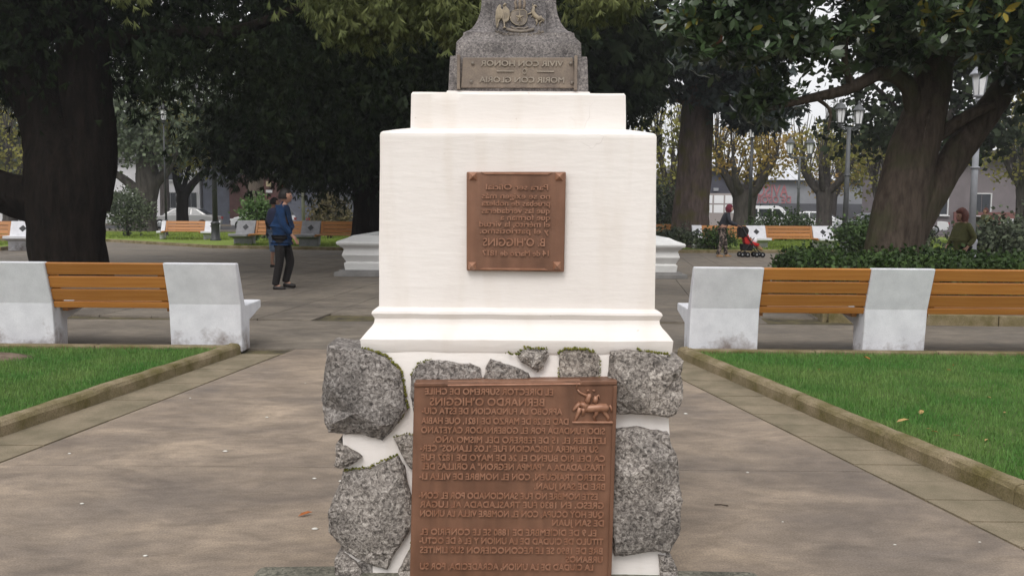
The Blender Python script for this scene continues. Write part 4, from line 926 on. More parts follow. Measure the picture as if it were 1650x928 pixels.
d = MB().box((1.0,-0.40,1.25), (1.05,0.10,2.3)).build('door', mat('door_red', (0.15,0.05,0.05), rough=0.5), h)
for zz in (0.6, 1.5): MB().box((1.0,-0.457,zz), (0.6,0.03,0.6)).build('door_panel', M_brick, d)
MB().lathe([(0.05,0),(0.05,0.05)], (0.6,-0.48,1.2), 8).build('handle', M_iron, d)
MB().box((1.0,-0.42,2.72), (0.5,0.06,0.22)).build('house_sign', M_wh, h); MB().box((1.0,-0.45,3.3), (0.4,0.16,0.4)).build('wall_lamp', mat('lamp_yellow', (0.5,0.42,0.25), rough=0.5), h)
MB().box((1.95,-0.40,3.05), (0.26,0.06,0.26)).build('red_sign', M_redp, h)
# grey building with a red sign
h = thing('grey_building', 'plain blue grey building with a red sign behind the walking man', 'building', (-9.5,72,0))
MB().box((0,4,2.5), (12,8,5.0)).build('wall', mat('pale_blue_grey', (0.26,0.27,0.31), rough=0.85, var=0.06), h)
MB().box((0.9,-0.08,2.55), (0.55,0.2,2.3)).build('window_slit', M_wing, h); MB().box((-6.3,4.0,2.2), (0.5,8.2,4.4)).build('side_pier', M_gw, h)
MB().box((0,3.9,5.1), (12.6,8.8,0.25)).build('roof_slab', M_tile, h)
MB().box((-1.1,-0.15,4.25), (2.1,0.25,0.8)).build('signboard', mat('sign_red', (0.62,0.12,0.13), rough=0.6), h)
for i in range(3): MB().box((-1.7+i*0.6,-0.29,4.25), (0.12,0.04,0.8)).build('sign_stripe', M_wh, h)
# dark gabled barn on the right
h = thing('dark_shed', 'dark sheet clad gabled shed with white panes behind the woman', 'shed', (15.8,72,0))
MB().prism([(-4.6,0),(3.4,0),(3.4,3.4),(-0.8,5.4),(-4.6,3.6)], 0, 9, 'y').build('wall', M_dg, h)
MB().prism([(-4.9,3.5),(-0.8,5.55),(3.7,3.3),(3.7,3.55),(-0.8,5.85),(-4.9,3.75)], -0.5, 9.3, 'y').build('roof', M_tile, h)
f = MB().box((1.15,-0.03,1.55), (2.8,0.1,2.7)).build('panel_door', mat('door_taupe', (0.33,0.29,0.28), rough=0.7), h)
for i in range(3):
    for j in range(2): MB().box((0.25+i*0.92,-0.09,1.62+j*0.78), (0.78,0.04,0.66)).build('pane', mat('white_pane', (0.8,0.8,0.82), rough=0.4), f)
MB().box((0.9,-0.1,3.2), (0.4,0.2,0.25)).build('wall_lamp', M_gw, h)
# long grey shed with red lettering
h = thing('long_shed', 'long grey shed with faded red lettering and a pale ribbed roof', 'shed', (30,82,0))
MB().box((0,6,2.2), (26,12,4.4)).build('wall', M_gw, h)
MB().box((0,-0.08,1.1), (26,0.2,2.2)).build('lower_wall', M_gw2, h)
MB().add([(-13.3,-0.6,4.38),(13.3,-0.6,4.38),(13.3,6,6.4),(-13.3,6,6.4),(13.3,12.6,4.38),(-13.3,12.6,4.38)], [(0,1,2,3),(3,2,4,5),(0,3,5),(1,4,2),(0,5,4,1)]).build('roof', M_roofw, h)
for i in range(40): MB().box((-13+i*0.667,2.7,5.42), (0.07,6.9,0.06), Matrix.Rotation(math.atan2(2.02,6.6), 3, 'X')).build('roof_rib', M_roofw, h)
for k, (tx, z, x0, x1, hh) in enumerate((('AVISOR', 3.4, -7.9, -4.2, 1.1), ('DE OSORNO', 2.55, -8.3, -3.9, 0.65))):
    text_line(tx, x1, x0, z, hh, -0.05 if k == 0 else -0.05, mat('faded_red', (0.42,0.17,0.19), rough=0.8, var=0.2, vscale=2), h, 0.05, offset=0.01)
# white low building far right, wall behind the magnolia
h = thing('white_store', 'low white store building beyond the thin bare tree', 'building', (43,88,0))
MB().box((0,4,1.8), (13,8,3.6)).build('wall', M_wh, h); MB().box((0,3.9,3.7), (13.6,8.8,0.25)).build('roof_slab', M_roofw, h)
h = thing('railing', 'thin dark railing before the white store', 'fence', (37,70,0))
MB().box((0,0,1.45), (14,0.05,0.05)).build('rail', M_iron, h); MB().box((0,0,0.5), (14,0.05,0.05)).build('rail', M_iron, h)
for i in range(29): MB().box((-7+i*0.5,0,0.85), (0.04,0.04,1.3)).build('bar', M_iron, h)
h = thing('cream_house', 'cream house with a dark roof hidden behind the monument', 'house', (1.5,72,0))
MB().box((0,4,2.4), (8.5,8,4.8)).build('wall', mat('cream_render', (0.50,0.46,0.40), rough=0.85, var=0.06), h)
MB().add([(-4.7,-0.5,4.78),(4.7,-0.5,4.78),(4.7,8.5,4.78),(-4.7,8.5,4.78),(-4.7,4,6.9),(4.7,4,6.9)], [(0,1,5,4),(2,3,4,5),(1,2,5),(3,0,4),(0,3,2,1)]).build('roof', M_tile, h)
for x in (-2.6,0.2,2.8): window(h, x, 1.9, 1.1, 1.3, 0)
h = thing('long_white_house', 'long white house far left beyond the massive cypress', 'house', (-50,68,0))
MB().box((0,4,2.4), (22,8,4.8)).build('wall', M_wh, h); MB().add([(-11.4,-0.5,4.78),(11.4,-0.5,4.78),(11.4,8.5,4.78),(-11.4,8.5,4.78),(-11.4,4,6.9),(11.4,4,6.9)], [(0,1,5,4),(2,3,4,5),(1,2,5),(3,0,4),(0,3,2,1)]).build('roof', M_tile, h)
for x in (-8,-4,0,4,8): window(h, x, 1.9, 1.2, 1.4, 0)
h = thing('mauve_house', 'long mauve grey house behind the hedges right of the magnolia', 'house', (37,57,0))
MB().box((0,4,2.6), (22,8,5.2)).build('wall', M_mauve, h); MB().box((0,3.8,5.3), (23,9.4,0.3)).build('roof_slab', M_tile, h)
for x in (-9.2,-6.4,-3.0,0.2): window(h, x, 2.0, 1.2, 1.4, 0)
MB().box((-2.2,-0.06,1.05), (12,0.15,0.9)).build('brick_band', mat('band_red', (0.20,0.09,0.08), rough=0.9, var=0.15), h)
for x in (-4.4,-0.9): MB().box((x,-0.2,0.95), (1.3,0.06,0.28)).build('white_sign', M_wfr, h)
# ------------------------------------------------------------------ vegetation
def bark_mat(name, a, b, s=1.0, bump=1.0, moss=None):
    m = mat(name, a, rough=0.95, spec=0.06); N, L, p = nodes_of(m)
    tc = N.new('ShaderNodeTexCoord'); mp = N.new('ShaderNodeMapping'); mp.inputs['Scale'].default_value = (7*s,7*s,1.6*s); L.new(tc.outputs['Object'], mp.inputs['Vector'])
    n = N.new('ShaderNodeTexNoise'); n.inputs['Scale'].default_value = 1.2; n.inputs['Detail'].default_value = 8; n.inputs['Roughness'].default_value = 0.65; L.new(mp.outputs[0], n.inputs['Vector'])
    r = N.new('ShaderNodeValToRGB'); r.color_ramp.elements[0].position = 0.32; r.color_ramp.elements[1].position = 0.7
    r.color_ramp.elements[0].color = (*a,1); r.color_ramp.elements[1].color = (*b,1); L.new(n.outputs[0], r.inputs[0]); out = r.outputs[0]
    if moss:
        n2 = N.new('ShaderNodeTexNoise'); n2.inputs['Scale'].default_value = 1.6; n2.inputs['Detail'].default_value = 6; L.new(tc.outputs['Object'], n2.inputs['Vector'])
        r2 = N.new('ShaderNodeValToRGB'); r2.color_ramp.elements[0].position = 0.5; r2.color_ramp.elements[1].position = 0.68; r2.color_ramp.elements[0].color = (0,0,0,1); r2.color_ramp.elements[1].color = (.7,.7,.7,1)
        L.new(n2.outputs[0], r2.inputs[0]); mx = N.new('ShaderNodeMix'); mx.data_type = 'RGBA'; mx.inputs[7].default_value = (*moss,1)
        L.new(r2.outputs[0], mx.inputs[0]); L.new(out, mx.inputs[6]); out = mx.outputs[2]
    L.new(out, p.inputs['Base Color'])
    b_ = N.new('ShaderNodeBump'); b_.inputs['Strength'].default_value = bump; b_.inputs['Distance'].default_value = 0.06; L.new(n.outputs[0], b_.inputs['Height']); L.new(b_.outputs[0], p.inputs['Normal'])
    return m
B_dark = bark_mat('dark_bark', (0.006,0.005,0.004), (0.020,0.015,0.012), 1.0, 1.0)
B_mag = bark_mat('magnolia_bark', (0.038,0.029,0.023), (0.105,0.082,0.065), 1.4, 0.8, (0.06,0.065,0.03))
B_cedar = bark_mat('cedar_bark', (0.045,0.034,0.031), (0.125,0.094,0.083), 1.0, 0.9, (0.075,0.068,0.02))
B_plane = bark_mat('plane_bark', (0.035,0.030,0.028), (0.10,0.088,0.08), 0.8, 0.6)
B_pale = bark_mat('pale_bark', (0.10,0.08,0.07), (0.17,0.14,0.12), 0.8, 0.5)
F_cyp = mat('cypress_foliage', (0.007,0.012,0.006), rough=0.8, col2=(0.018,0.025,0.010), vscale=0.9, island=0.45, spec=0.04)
F_cyp_lit = mat('lit_cypress_foliage', (0.070,0.088,0.026), rough=0.7, col2=(0.130,0.145,0.050), vscale=1.4, island=0.35, transl=0.15, spec=0.2)  # lighter copy of the cypress leaf, with daylight put into its colour
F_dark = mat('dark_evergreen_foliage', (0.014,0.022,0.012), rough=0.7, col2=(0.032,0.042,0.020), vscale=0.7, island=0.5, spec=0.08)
F_cedar = mat('blue_cedar_foliage', (0.028,0.040,0.038), rough=0.7, col2=(0.060,0.078,0.072), vscale=0.8, island=0.4, spec=0.2)
F_mag = mat('magnolia_leaf', (0.024,0.046,0.015), rough=0.3, col2=(0.050,0.080,0.028), vscale=1.1, island=0.4, spec=0.6, transl=0.05)
F_magy = mat('yellowing_magnolia_leaf', (0.20,0.15,0.015), rough=0.4, col2=(0.13,0.12,0.015), vscale=2, island=0.3, transl=0.2)
F_magr = mat('dead_magnolia_leaf', (0.16,0.055,0.03), rough=0.6, col2=(0.22,0.09,0.05), vscale=2, island=0.3, transl=0.1)
F_plane = mat('autumn_plane_leaf', (0.22,0.19,0.035), rough=0.6, col2=(0.34,0.21,0.06), vscale=0.5, island=0.4, transl=0.35)
F_plane2 = mat('olive_plane_leaf', (0.16,0.165,0.035), rough=0.6, col2=(0.27,0.24,0.055), vscale=0.5, island=0.4, transl=0.35)
F_green = mat('grey_green_foliage', (0.065,0.088,0.052), rough=0.7, col2=(0.13,0.155,0.088), vscale=0.5, island=0.45, transl=0.15)
F_shrub = mat('bright_shrub_foliage', (0.065,0.13,0.035), rough=0.55, col2=(0.13,0.21,0.07), vscale=2, island=0.35, transl=0.2)
F_brown = mat('brown_shrub_foliage', (0.10,0.085,0.04), rough=0.7, col2=(0.17,0.14,0.07), vscale=2, island=0.4, transl=0.2)
F_hedge = mat('hedge_foliage', (0.020,0.042,0.010), rough=0.6, col2=(0.055,0.095,0.022), vscale=3, island=0.5, spec=0.3, transl=0.1)
F_hedged = mat('dull_hedge_foliage', (0.035,0.048,0.028), rough=0.7, col2=(0.07,0.085,0.045), vscale=2, island=0.5)

def rot_basis(rg, n, droop=0.0, up=None):
    """random leaf axes: d along the leaf, s across"""
    d = rg.normal(size=(n,3)); d[:,2] -= droop
    d /= np.linalg.norm(d, axis=1)[:,None]
    a = rg.normal(size=(n,3)); s = np.cross(d, a); s /= np.linalg.norm(s, axis=1)[:,None]
    return d, s
def rhombs(C, d, s, ln, wd):
    """one four-cornered leaf per centre"""
    n = len(C); V = np.empty((n,4,3)); ln = np.asarray(ln).reshape(-1,1); wd = np.asarray(wd).reshape(-1,1)
    V[:,0] = C; V[:,1] = C+d*ln*0.45+s*wd; V[:,2] = C+d*ln; V[:,3] = C+d*ln*0.45-s*wd
    return V.reshape(-1,3), np.arange(4*n).reshape(-1,4)
def join(parts):
    V = []; F = []; o = 0
    for v, f in parts: V.append(v); F.append(f+o); o += len(v)
    return np.concatenate(V), np.concatenate(F)
def ell_clumps(rg, n, c, r, shell=0.45, zmin=None):
    """clump centres in an ellipsoid, thinner inside"""
    P = rg.normal(size=(n*3,3)); P /= np.linalg.norm(P, axis=1)[:,None]; P *= (shell + (1-shell)*rg.random((len(P),1))**0.6)
    P = P*np.array(r)+np.array(c)
    if zmin is not None: P = P[P[:,2] > zmin]
    return P[:n]
def leaves(rg, clumps, per, cr, ln, wd, droop=0.2, flat=0.75):
    n = len(clumps)*per; C = np.repeat(clumps, per, 0) + rg.normal(size=(n,3))*np.array([cr,cr,cr*flat])*rg.uniform(.5,1.15,(n,1))
    d, s = rot_basis(rg, n, droop); k = rg.uniform(.6,1.3,n)
    return rhombs(C, d, s, ln*k, wd*k)
def sprays(rg, centers, ln, k=5, spread=0.55, wd=0.10, droop=1.6, axis=None):
    """hanging conifer sprays: k narrow leaves fanned from each centre"""
    n = len(centers)
    base, s0 = rot_basis(rg, n, droop)
    if axis is not None: base = base*0.6+axis*0.8; base /= np.linalg.norm(base, axis=1)[:,None]; s0 = np.cross(base, rg.normal(size=(n,3))); s0 /= np.linalg.norm(s0,axis=1)[:,None]
    parts = []; L = ln*rg.uniform(.55,1.25,n)
    for j in range(k):
        t = (j-(k-1)/2)/max(1,(k-1)/2)*spread
        d = base*np.cos(t)+s0*np.sin(t) + rg.normal(size=(n,3))*0.10; d[:,2] -= 0.12*abs(t); d /= np.linalg.norm(d,axis=1)[:,None]
        nrm = np.cross(base, s0); s = np.cross(d, nrm)*0.8 + nrm*0.45; s /= np.linalg.norm(s,axis=1)[:,None]
        st = centers + base*(L*0.16*abs(j-(k-1)/2)*0.5)[:,None]
        parts.append(rhombs(st, d, s, L*(1-0.28*abs(t)), L*wd*rg.uniform(.7,1.3,n)))
    return join(parts)
def trunk_mesh(paths, rg, n=14, wob=0.06):
    mb = MB()
    for pts, rad in paths:
        # smooth the polyline
        P = np.array(pts, float); r = np.array(rad, float); t = np.linspace(0, len(P)-1, (len(P)-1)*5+1); i = np.arange(len(P))
        def cr(col):
            out = []
            for q in t:
                k = min(int(q), len(P)-2); u = q-k; p0 = col[max(k-1,0)]; p1 = col[k]; p2 = col[k+1]; p3 = col[min(k+2,len(P)-1)]
                out.append(0.5*((2*p1)+(-p0+p2)*u+(2*p0-5*p1+4*p2-p3)*u*u+(-p0+3*p1-3*p2+p3)*u**3))
            return np.array(out)
        X = np.stack([cr(P[:,0]), cr(P[:,1]), cr(P[:,2])], 1); rr = np.maximum(cr(r), 0.004)
        X += rg.normal(size=X.shape)*np.minimum(rr,0.12)[:,None]*0.05*np.array([1,1,0])
        m = n if max(rad) > 0.15 else 7
        # lobed, uneven bark outline that runs along the stem
        ph = rg.uniform(0, 6.28, 3); V = []; F = []
        up = Vector((0.13,0.31,1)).normalized(); N_ = len(X)
        for a in range(N_):
            d = Vector(X[min(a+1,N_-1)]-X[max(a-1,0)]).normalized(); e = d.cross(Vector((0.0,1.0,0.05)))
            if e.length < .2: e = d.cross(Vector((1,0,0)))
            e.normalize(); f = d.cross(e)
            for k in range(m):
                th = 2*math.pi*k/m; w = 1 + wob*(math.sin(3*th+ph[0]+a*.08)+0.7*math.sin(5*th+ph[1]-a*.11)) + (0.35*wob*(math.sin(11*th+ph[2]+0.5*math.sin(a*.5))+0.7*math.sin(17*th-ph[0]+a*.15)) if m > 24 else 0) + wob*0.25*rg.normal()
                V.append(Vector(X[a]) + (e*math.cos(th)+f*math.sin(th))*rr[a]*w)
        for a in range(N_-1):
            for k in range(m): F.append([a*m+k, a*m+(k+1)%m, (a+1)*m+(k+1)%m, (a+1)*m+k])
        F.append([(N_-1)*m+k for k in range(m)])
        mb.add(V, F, 0, True)
    return mb
def tree(name, label, base, paths, bark, crowns, seed, group=None, n=14, wob=0.06):
    """paths: first = trunk, others = limbs (relative to base); crowns: (part name, verts, faces, material)"""
    rg = np.random.default_rng(seed); t = thing(name, label, 'tree', base, 0, group)
    trunk_mesh(paths[:1], rg, n, wob).build('trunk', bark, t, recalc=False)
    for p in paths[1:]: trunk_mesh([p], rg, max(8, n-4), wob).build('branch', bark, t, recalc=False)
    for nm, (V, F), m in crowns: np_mesh(nm, V, F, m, t)
    return t

# --- massive dark cypress on the left: forked trunk, low limb to the left, canopy over the lawn
rg = np.random.default_rng(11); B = np.array((-8.28,16.2,0))
paths = [([(0.05,0,-0.1),(0.02,0,0.35),(0.0,0,1.0),(0.02,0,1.7),(-0.05,0.1,2.3),(-0.35,0.2,3.0),(-0.75,0.3,3.9),(-1.0,0.4,5.2),(-1.1,0.5,7.5),(-1.0,0.5,11)],[0.74,0.67,0.65,0.68,0.64,0.50,0.45,0.40,0.33,0.12]),
         ([(0.2,0,1.5),(0.42,0.05,2.2),(0.45,0.1,2.9),(0.36,0.15,3.6),(0.32,0.2,4.6),(0.5,0.3,6.5),(0.7,0.4,10)],[0.55,0.46,0.42,0.44,0.42,0.34,0.1]),
         ([(-0.25,0,1.55),(-0.9,-0.05,1.62),(-1.7,-0.1,1.95),(-2.6,-0.2,2.5),(-4.0,-0.4,3.6)],[0.5,0.40,0.33,0.28,0.15]),
         ([(0.3,0.2,4.3),(1.8,-0.2,4.55),(3.4,-0.8,4.45),(5.0,-1.8,4.75)],[0.16,0.13,0.10,0.05]),
         ([(-0.2,0,4.6),(1.2,-1.2,5.2),(3.2,-2.8,5.3),(5.4,-4.4,4.9),(7.0,-5.0,4.5),(9.0,-5.1,4.35)],[0.2,0.16,0.12,0.09,0.05,0.02]),
         ([(0.35,0.1,5.2),(2.2,0.6,5.6),(4.8,0.8,5.4),(7.6,0.6,5.0),(9.4,0.4,4.5)],[0.2,0.16,0.12,0.08,0.03]),
         ([(-0.8,0,4.8),(-2.4,-0.8,5.3),(-4.6,-1.4,5.0)],[0.18,0.14,0.05])]
parts = []
# layers of fronds: the low skirt seen from below, then the bulk of the canopy above
def skirt(n, x0, x1, y0, y1, zf, rg, ln=0.42, k=5, cr=0.35, per=14, zth=1.6, wd=0.10, gap=(0,0,0)):
    C = np.c_[rg.uniform(x0,x1,n), rg.uniform(y0,y1,n), np.zeros(n)]; C[:,2] = zf(C[:,0], C[:,1]) + zth*rg.random(n)**1.5
    keep = rg.random(n) > np.where((C[:,0] > gap[0]) & (C[:,0] < gap[1]), gap[2], 0); C = C[keep]; n = len(C)
    P = np.repeat(C, per, 0) + rg.normal(size=(n*per,3))*np.array([cr,cr,cr*1.1])
    return sprays(rg, P, ln, k, 0.55, wd)
zf = lambda x, y: 3.95 + 0.5*np.sin(x*0.9+1.0)+0.55*np.sin(y*1.3+x*3.1) + 0.22*np.clip(-x-1.2,0,5) + 0.04*np.clip(x-4,0,9)
parts.append(skirt(1000, -6.5, 9.2, -2.2, 4.5, zf, rg, 0.18, 7, 0.36, 36, 2.0, 0.07, (0.9,6.8,0.45)))
big = ell_clumps(rg, 420, (1.0,1.6,7.2), (8.0,4.2,3.0), 0.2, 4.6)
parts.append(sprays(rg, np.repeat(big, 24, 0)+rg.normal(size=(len(big)*24,3))*0.6, 0.34, 7, 0.6, 0.08))
crown = join(parts)
# boughs hanging out towards the monument, their daylight put into the leaf colour
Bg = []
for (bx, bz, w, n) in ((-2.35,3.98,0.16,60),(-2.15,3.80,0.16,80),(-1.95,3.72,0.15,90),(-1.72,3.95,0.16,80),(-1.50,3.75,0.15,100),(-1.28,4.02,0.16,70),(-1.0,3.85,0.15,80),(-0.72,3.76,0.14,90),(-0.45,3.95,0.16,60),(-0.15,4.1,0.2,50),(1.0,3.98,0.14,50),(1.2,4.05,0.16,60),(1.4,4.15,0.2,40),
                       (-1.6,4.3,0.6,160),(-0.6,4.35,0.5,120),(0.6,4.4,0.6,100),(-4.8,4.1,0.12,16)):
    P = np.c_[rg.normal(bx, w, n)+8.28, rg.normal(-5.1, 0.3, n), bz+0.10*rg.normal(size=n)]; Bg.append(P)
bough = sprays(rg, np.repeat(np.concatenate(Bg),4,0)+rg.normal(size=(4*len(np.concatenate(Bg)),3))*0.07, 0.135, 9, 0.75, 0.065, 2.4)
tree('cypress_tree', 'massive dark cypress with a forked trunk and drooping canopy behind the left bench', tuple(B), paths, B_dark, [('crown', crown, F_cyp), ('hanging_bough', bough, F_cyp_lit)], 11, n=44, wob=0.045)

# --- dark evergreen left of the monument, low wide crown
rg = np.random.default_rng(12); B = (-4.55,27.4,0)
paths = [([(0,0,-0.1),(0.0,0,0.6),(0.05,0,1.4),(0.0,0,2.4),(-0.1,0,3.6),(0,0,6),(0,0,10)],[0.72,0.56,0.52,0.5,0.46,0.36,0.1]),
         ([(0,0,2.2),(-1.0,-0.2,3.0),(-2.4,-0.5,3.6),(-4.0,-0.6,3.9)],[0.3,0.22,0.16,0.06]), ([(0,0,2.6),(0.9,-0.2,3.4),(2.2,-0.4,4.1)],[0.3,0.2,0.08]), ([(-0.1,0,3.2),(-0.9,-1.2,4.0),(-1.6,-2.4,4.6)],[0.2,0.14,0.05])]
zf = lambda x, y: 2.55 + 0.28*np.sin(x*1.5)+0.2*np.sin(y*1.7) + 0.10*np.clip(-x-2.5,0,3)**2 + 0.5*np.clip(x-0.5,0,3)
parts = [skirt(620, -4.6, 2.8, -2.4, 2.4, zf, rg, 0.28, 6, 0.34, 20, 1.8, 0.07)]
big = ell_clumps(rg, 270, (-0.4,0,6.0), (4.0,3.2,3.8), 0.35, 3.6)
parts.append(sprays(rg, np.repeat(big, 11, 0)+rg.normal(size=(len(big)*11,3))*0.5, 0.6, 4, 0.6, 0.15))
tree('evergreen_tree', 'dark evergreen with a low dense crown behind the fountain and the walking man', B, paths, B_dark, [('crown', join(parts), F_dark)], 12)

# --- tall cypress behind the monument
rg = np.random.default_rng(13); B = (1.5,24.8,0)
paths = [([(0,0,-0.1),(0,0,1),(0,0,4),(0,0,8),(0,0,12)],[0.6,0.5,0.45,0.3,0.08])]
zf = lambda x, y: 4.2 + 0.3*np.sin(x*2.0)+0.25*np.sin(y*1.7)+0.35*np.clip(x-1.0,0,3)
parts = [skirt(420, -3.2, 2.2, -1.8, 2.2, zf, rg, 0.34, 7, 0.36, 20, 2.2, 0.065)]
big = ell_clumps(rg, 300, (-0.4,0,7.6), (2.8,2.4,3.4), 0.3, 4.6)
parts.append(sprays(rg, np.repeat(big, 11, 0)+rg.normal(size=(len(big)*11,3))*0.5, 0.7, 4, 0.5, 0.15))
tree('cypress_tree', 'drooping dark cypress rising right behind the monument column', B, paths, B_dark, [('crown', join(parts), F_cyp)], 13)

# --- blue cedar with an ivy streaked trunk
rg = np.random.default_rng(14); B = (6.75,33.0,0)
paths = [([(0,0,-0.1),(0.0,0,0.5),(0.02,0,1.5),(0.08,0,3.0),(0.12,0,5.0),(0.2,0,8),(0.2,0,12)],[0.92,0.74,0.68,0.64,0.60,0.45,0.15]),
         ([(0.1,0,5.2),(-1.5,-0.4,5.9),(-3.4,-0.8,6.0)],[0.16,0.11,0.04]), ([(0.1,0,5.0),(1.6,-0.4,5.4),(3.6,-0.9,5.0)],[0.18,0.13,0.04]), ([(0.1,0,6.0),(1.2,-1.8,6.6),(2.0,-3.4,6.5)],[0.16,0.11,0.04])]
parts = []
for (cx, cy, cz, rx, ry, rz_, n) in ((-2.4,-0.5,5.9,2.0,1.4,0.5,50),(-1.0,-1.4,6.6,1.8,1.2,0.5,45),(1.6,-1.0,5.6,2.0,1.4,0.55,55),(2.3,-0.8,4.95,1.2,1.2,0.45,36),(1.0,-2.2,6.8,2.0,1.4,0.5,50),(-0.5,-1,7.8,3.0,2.4,0.8,80),(1.5,0,9.5,3,2.4,1.5,80),(1.6,0.5,6.4,1.7,1.6,0.9,50),(-2.2,1.0,7.2,2.2,1.6,1.0,60)):
    cl = ell_clumps(rg, n, (cx,cy,cz), (rx,ry,rz_), 0.1)
    parts.append(sprays(rg, np.repeat(cl, 16, 0)+rg.normal(size=(n*16,3))*np.array([.34,.34,.14]), 0.42, 4, 0.7, 0.14, 0.6))
tree('cedar_tree', 'blue green cedar with a thick straight trunk behind the pushchair', B, paths, B_cedar, [('crown', join(parts), F_cedar)], 14, n=18)

# --- magnolia on the right: thick leaning trunk, second stem, glossy leaves
rg = np.random.default_rng(15); B = np.array((6.0,13.6,0.05))
paths = [([(-0.12,0,-0.1),(-0.10,0,0.3),(-0.05,0,0.9),(0.05,0,1.6),(0.22,0.02,2.4),(0.42,0.05,3.1),(0.55,0.1,4.0),(0.6,0.2,5.5),(0.5,0.2,8)],[0.56,0.45,0.41,0.39,0.36,0.30,0.25,0.2,0.06]),
         ([(0.05,0,0.7),(0.25,0.02,1.2),(0.60,0.05,1.8),(0.95,0.1,2.35),(1.35,0.15,2.9),(1.75,0.2,3.5),(2.3,0.3,4.6),(3.0,0.4,6.5)],[0.30,0.28,0.24,0.22,0.205,0.185,0.14,0.05]),
         ([(0.25,0,2.75),(-0.05,-0.2,3.30),(-0.55,-0.5,3.42),(-1.15,-0.8,3.15),(-1.9,-1.1,2.95),(-2.5,-1.3,2.78)],[0.15,0.13,0.105,0.085,0.06,0.03]),
         ([(0.5,0.05,2.5),(0.9,-0.25,2.85),(1.25,-0.3,3.0)],[0.11,0.09,0.06]), ([(-1.1,-0.8,3.15),(-1.3,-1.0,3.6),(-1.25,-1.2,4.2)],[0.05,0.04,0.02]), ([(-1.7,-1.0,3.0),(-1.55,-1.2,2.8),(-1.6,-1.3,2.5)],[0.03,0.025,0.012]),
         ([(0.5,0.1,3.8),(-0.6,-0.6,4.4),(-1.8,-1.2,4.6),(-3.0,-1.6,4.5)],[0.12,0.09,0.06,0.03]), ([(0.55,0.1,3.6),(0.9,-1.2,4.3),(1.1,-2.4,4.6)],[0.11,0.08,0.03]), ([(0.4,-0.1,3.0),(0.15,-0.5,2.7),(0.0,-0.7,2.2)],[0.035,0.025,0.012])]
def rosettes(rg, C, ln, per=8):
    n = len(C)*per; c = np.repeat(C, per, 0); ax = rg.normal(size=(len(C),3)); ax[:,2] += 0.5; ax /= np.linalg.norm(ax,axis=1)[:,None]; ax = np.repeat(ax, per, 0)
    d = rg.normal(size=(n,3)); d -= (d*ax).sum(1)[:,None]*ax; d /= np.linalg.norm(d,axis=1)[:,None]; d = d*0.85+ax*rg.uniform(0.1,0.8,(n,1)); d[:,2] -= 0.1; d /= np.linalg.norm(d,axis=1)[:,None]
    s = np.cross(d, ax); s /= np.linalg.norm(s,axis=1)[:,None]; nr = np.cross(s, d)
    L = (ln*rg.uniform(.65,1.2,n))[:,None]; W = L*0.19
    V = np.empty((n,6,3)); c = c+d*0.02
    V[:,0] = c; V[:,1] = c+d*L*.35+s*W+nr*L*.05; V[:,2] = c+d*L*.75+s*W*.75+nr*L*.03; V[:,3] = c+d*L-nr*L*.06; V[:,4] = c+d*L*.75-s*W*.75+nr*L*.03; V[:,5] = c+d*L*.35-s*W+nr*L*.05
    return V.reshape(-1,3), np.arange(6*n).reshape(-1,6)
cl = []
for (cx, cy, cz, rx, ry, rz_, n) in ((-2.3,-1.4,4.0,1.05,0.9,0.55,60),(-3.0,-1.4,4.0,0.8,0.8,0.5,36),(-1.0,-1.0,4.1,1.1,1.0,0.5,30),(-2.6,-1.6,4.6,1.2,1.0,0.5,34),(0.6,-1.4,4.15,1.3,0.9,0.62,55),(1.3,-1.8,3.9,0.9,0.7,0.5,32),(2.2,-0.8,3.9,1.2,0.9,0.8,60),(2.4,-1.6,3.35,0.7,0.6,0.35,22),(0.3,0,5.6,3.0,2.0,1.0,90),(2.2,0.4,5.2,2.0,1.6,1.0,60),(-2.45,-1.3,2.95,0.3,0.3,0.2,6),(-0.25,-0.4,3.9,0.7,0.4,0.25,12)):
    c = ell_clumps(rg, n, (cx,cy,cz), (rx,ry,rz_), 0.15); cl.append(np.repeat(c, 11, 0)+rg.normal(size=(n*11,3))*0.18)
C = np.concatenate(cl); hole = ((C[:,0]+1.75)/.36)**2+((C[:,2]-4.12)/.30)**2 < 1; C = C[~hole]; pick = rg.random(len(C))
green = rosettes(rg, C, 0.165, 9)
yl = rosettes(rg, C[pick < 0.05], 0.17, 5)
rd = rosettes(rg, np.array([(2.05,-2.4,3.75),(2.15,-2.4,3.6),(2.0,-2.4,3.5),(2.55,-2.4,3.3),(2.7,-2.4,3.2),(2.6,-2.4,3.12),(-3.25,-1.9,3.6),(0.9,-2.4,4.2)]), 0.16, 8)
tree('magnolia_tree', 'old magnolia with a thick leaning trunk and glossy leaves beside the hedge', tuple(B), paths, B_mag, [('crown', green, F_mag), ('yellow_leaves', yl, F_magy), ('dead_leaves', rd, F_magr)], 15, n=40, wob=0.04)

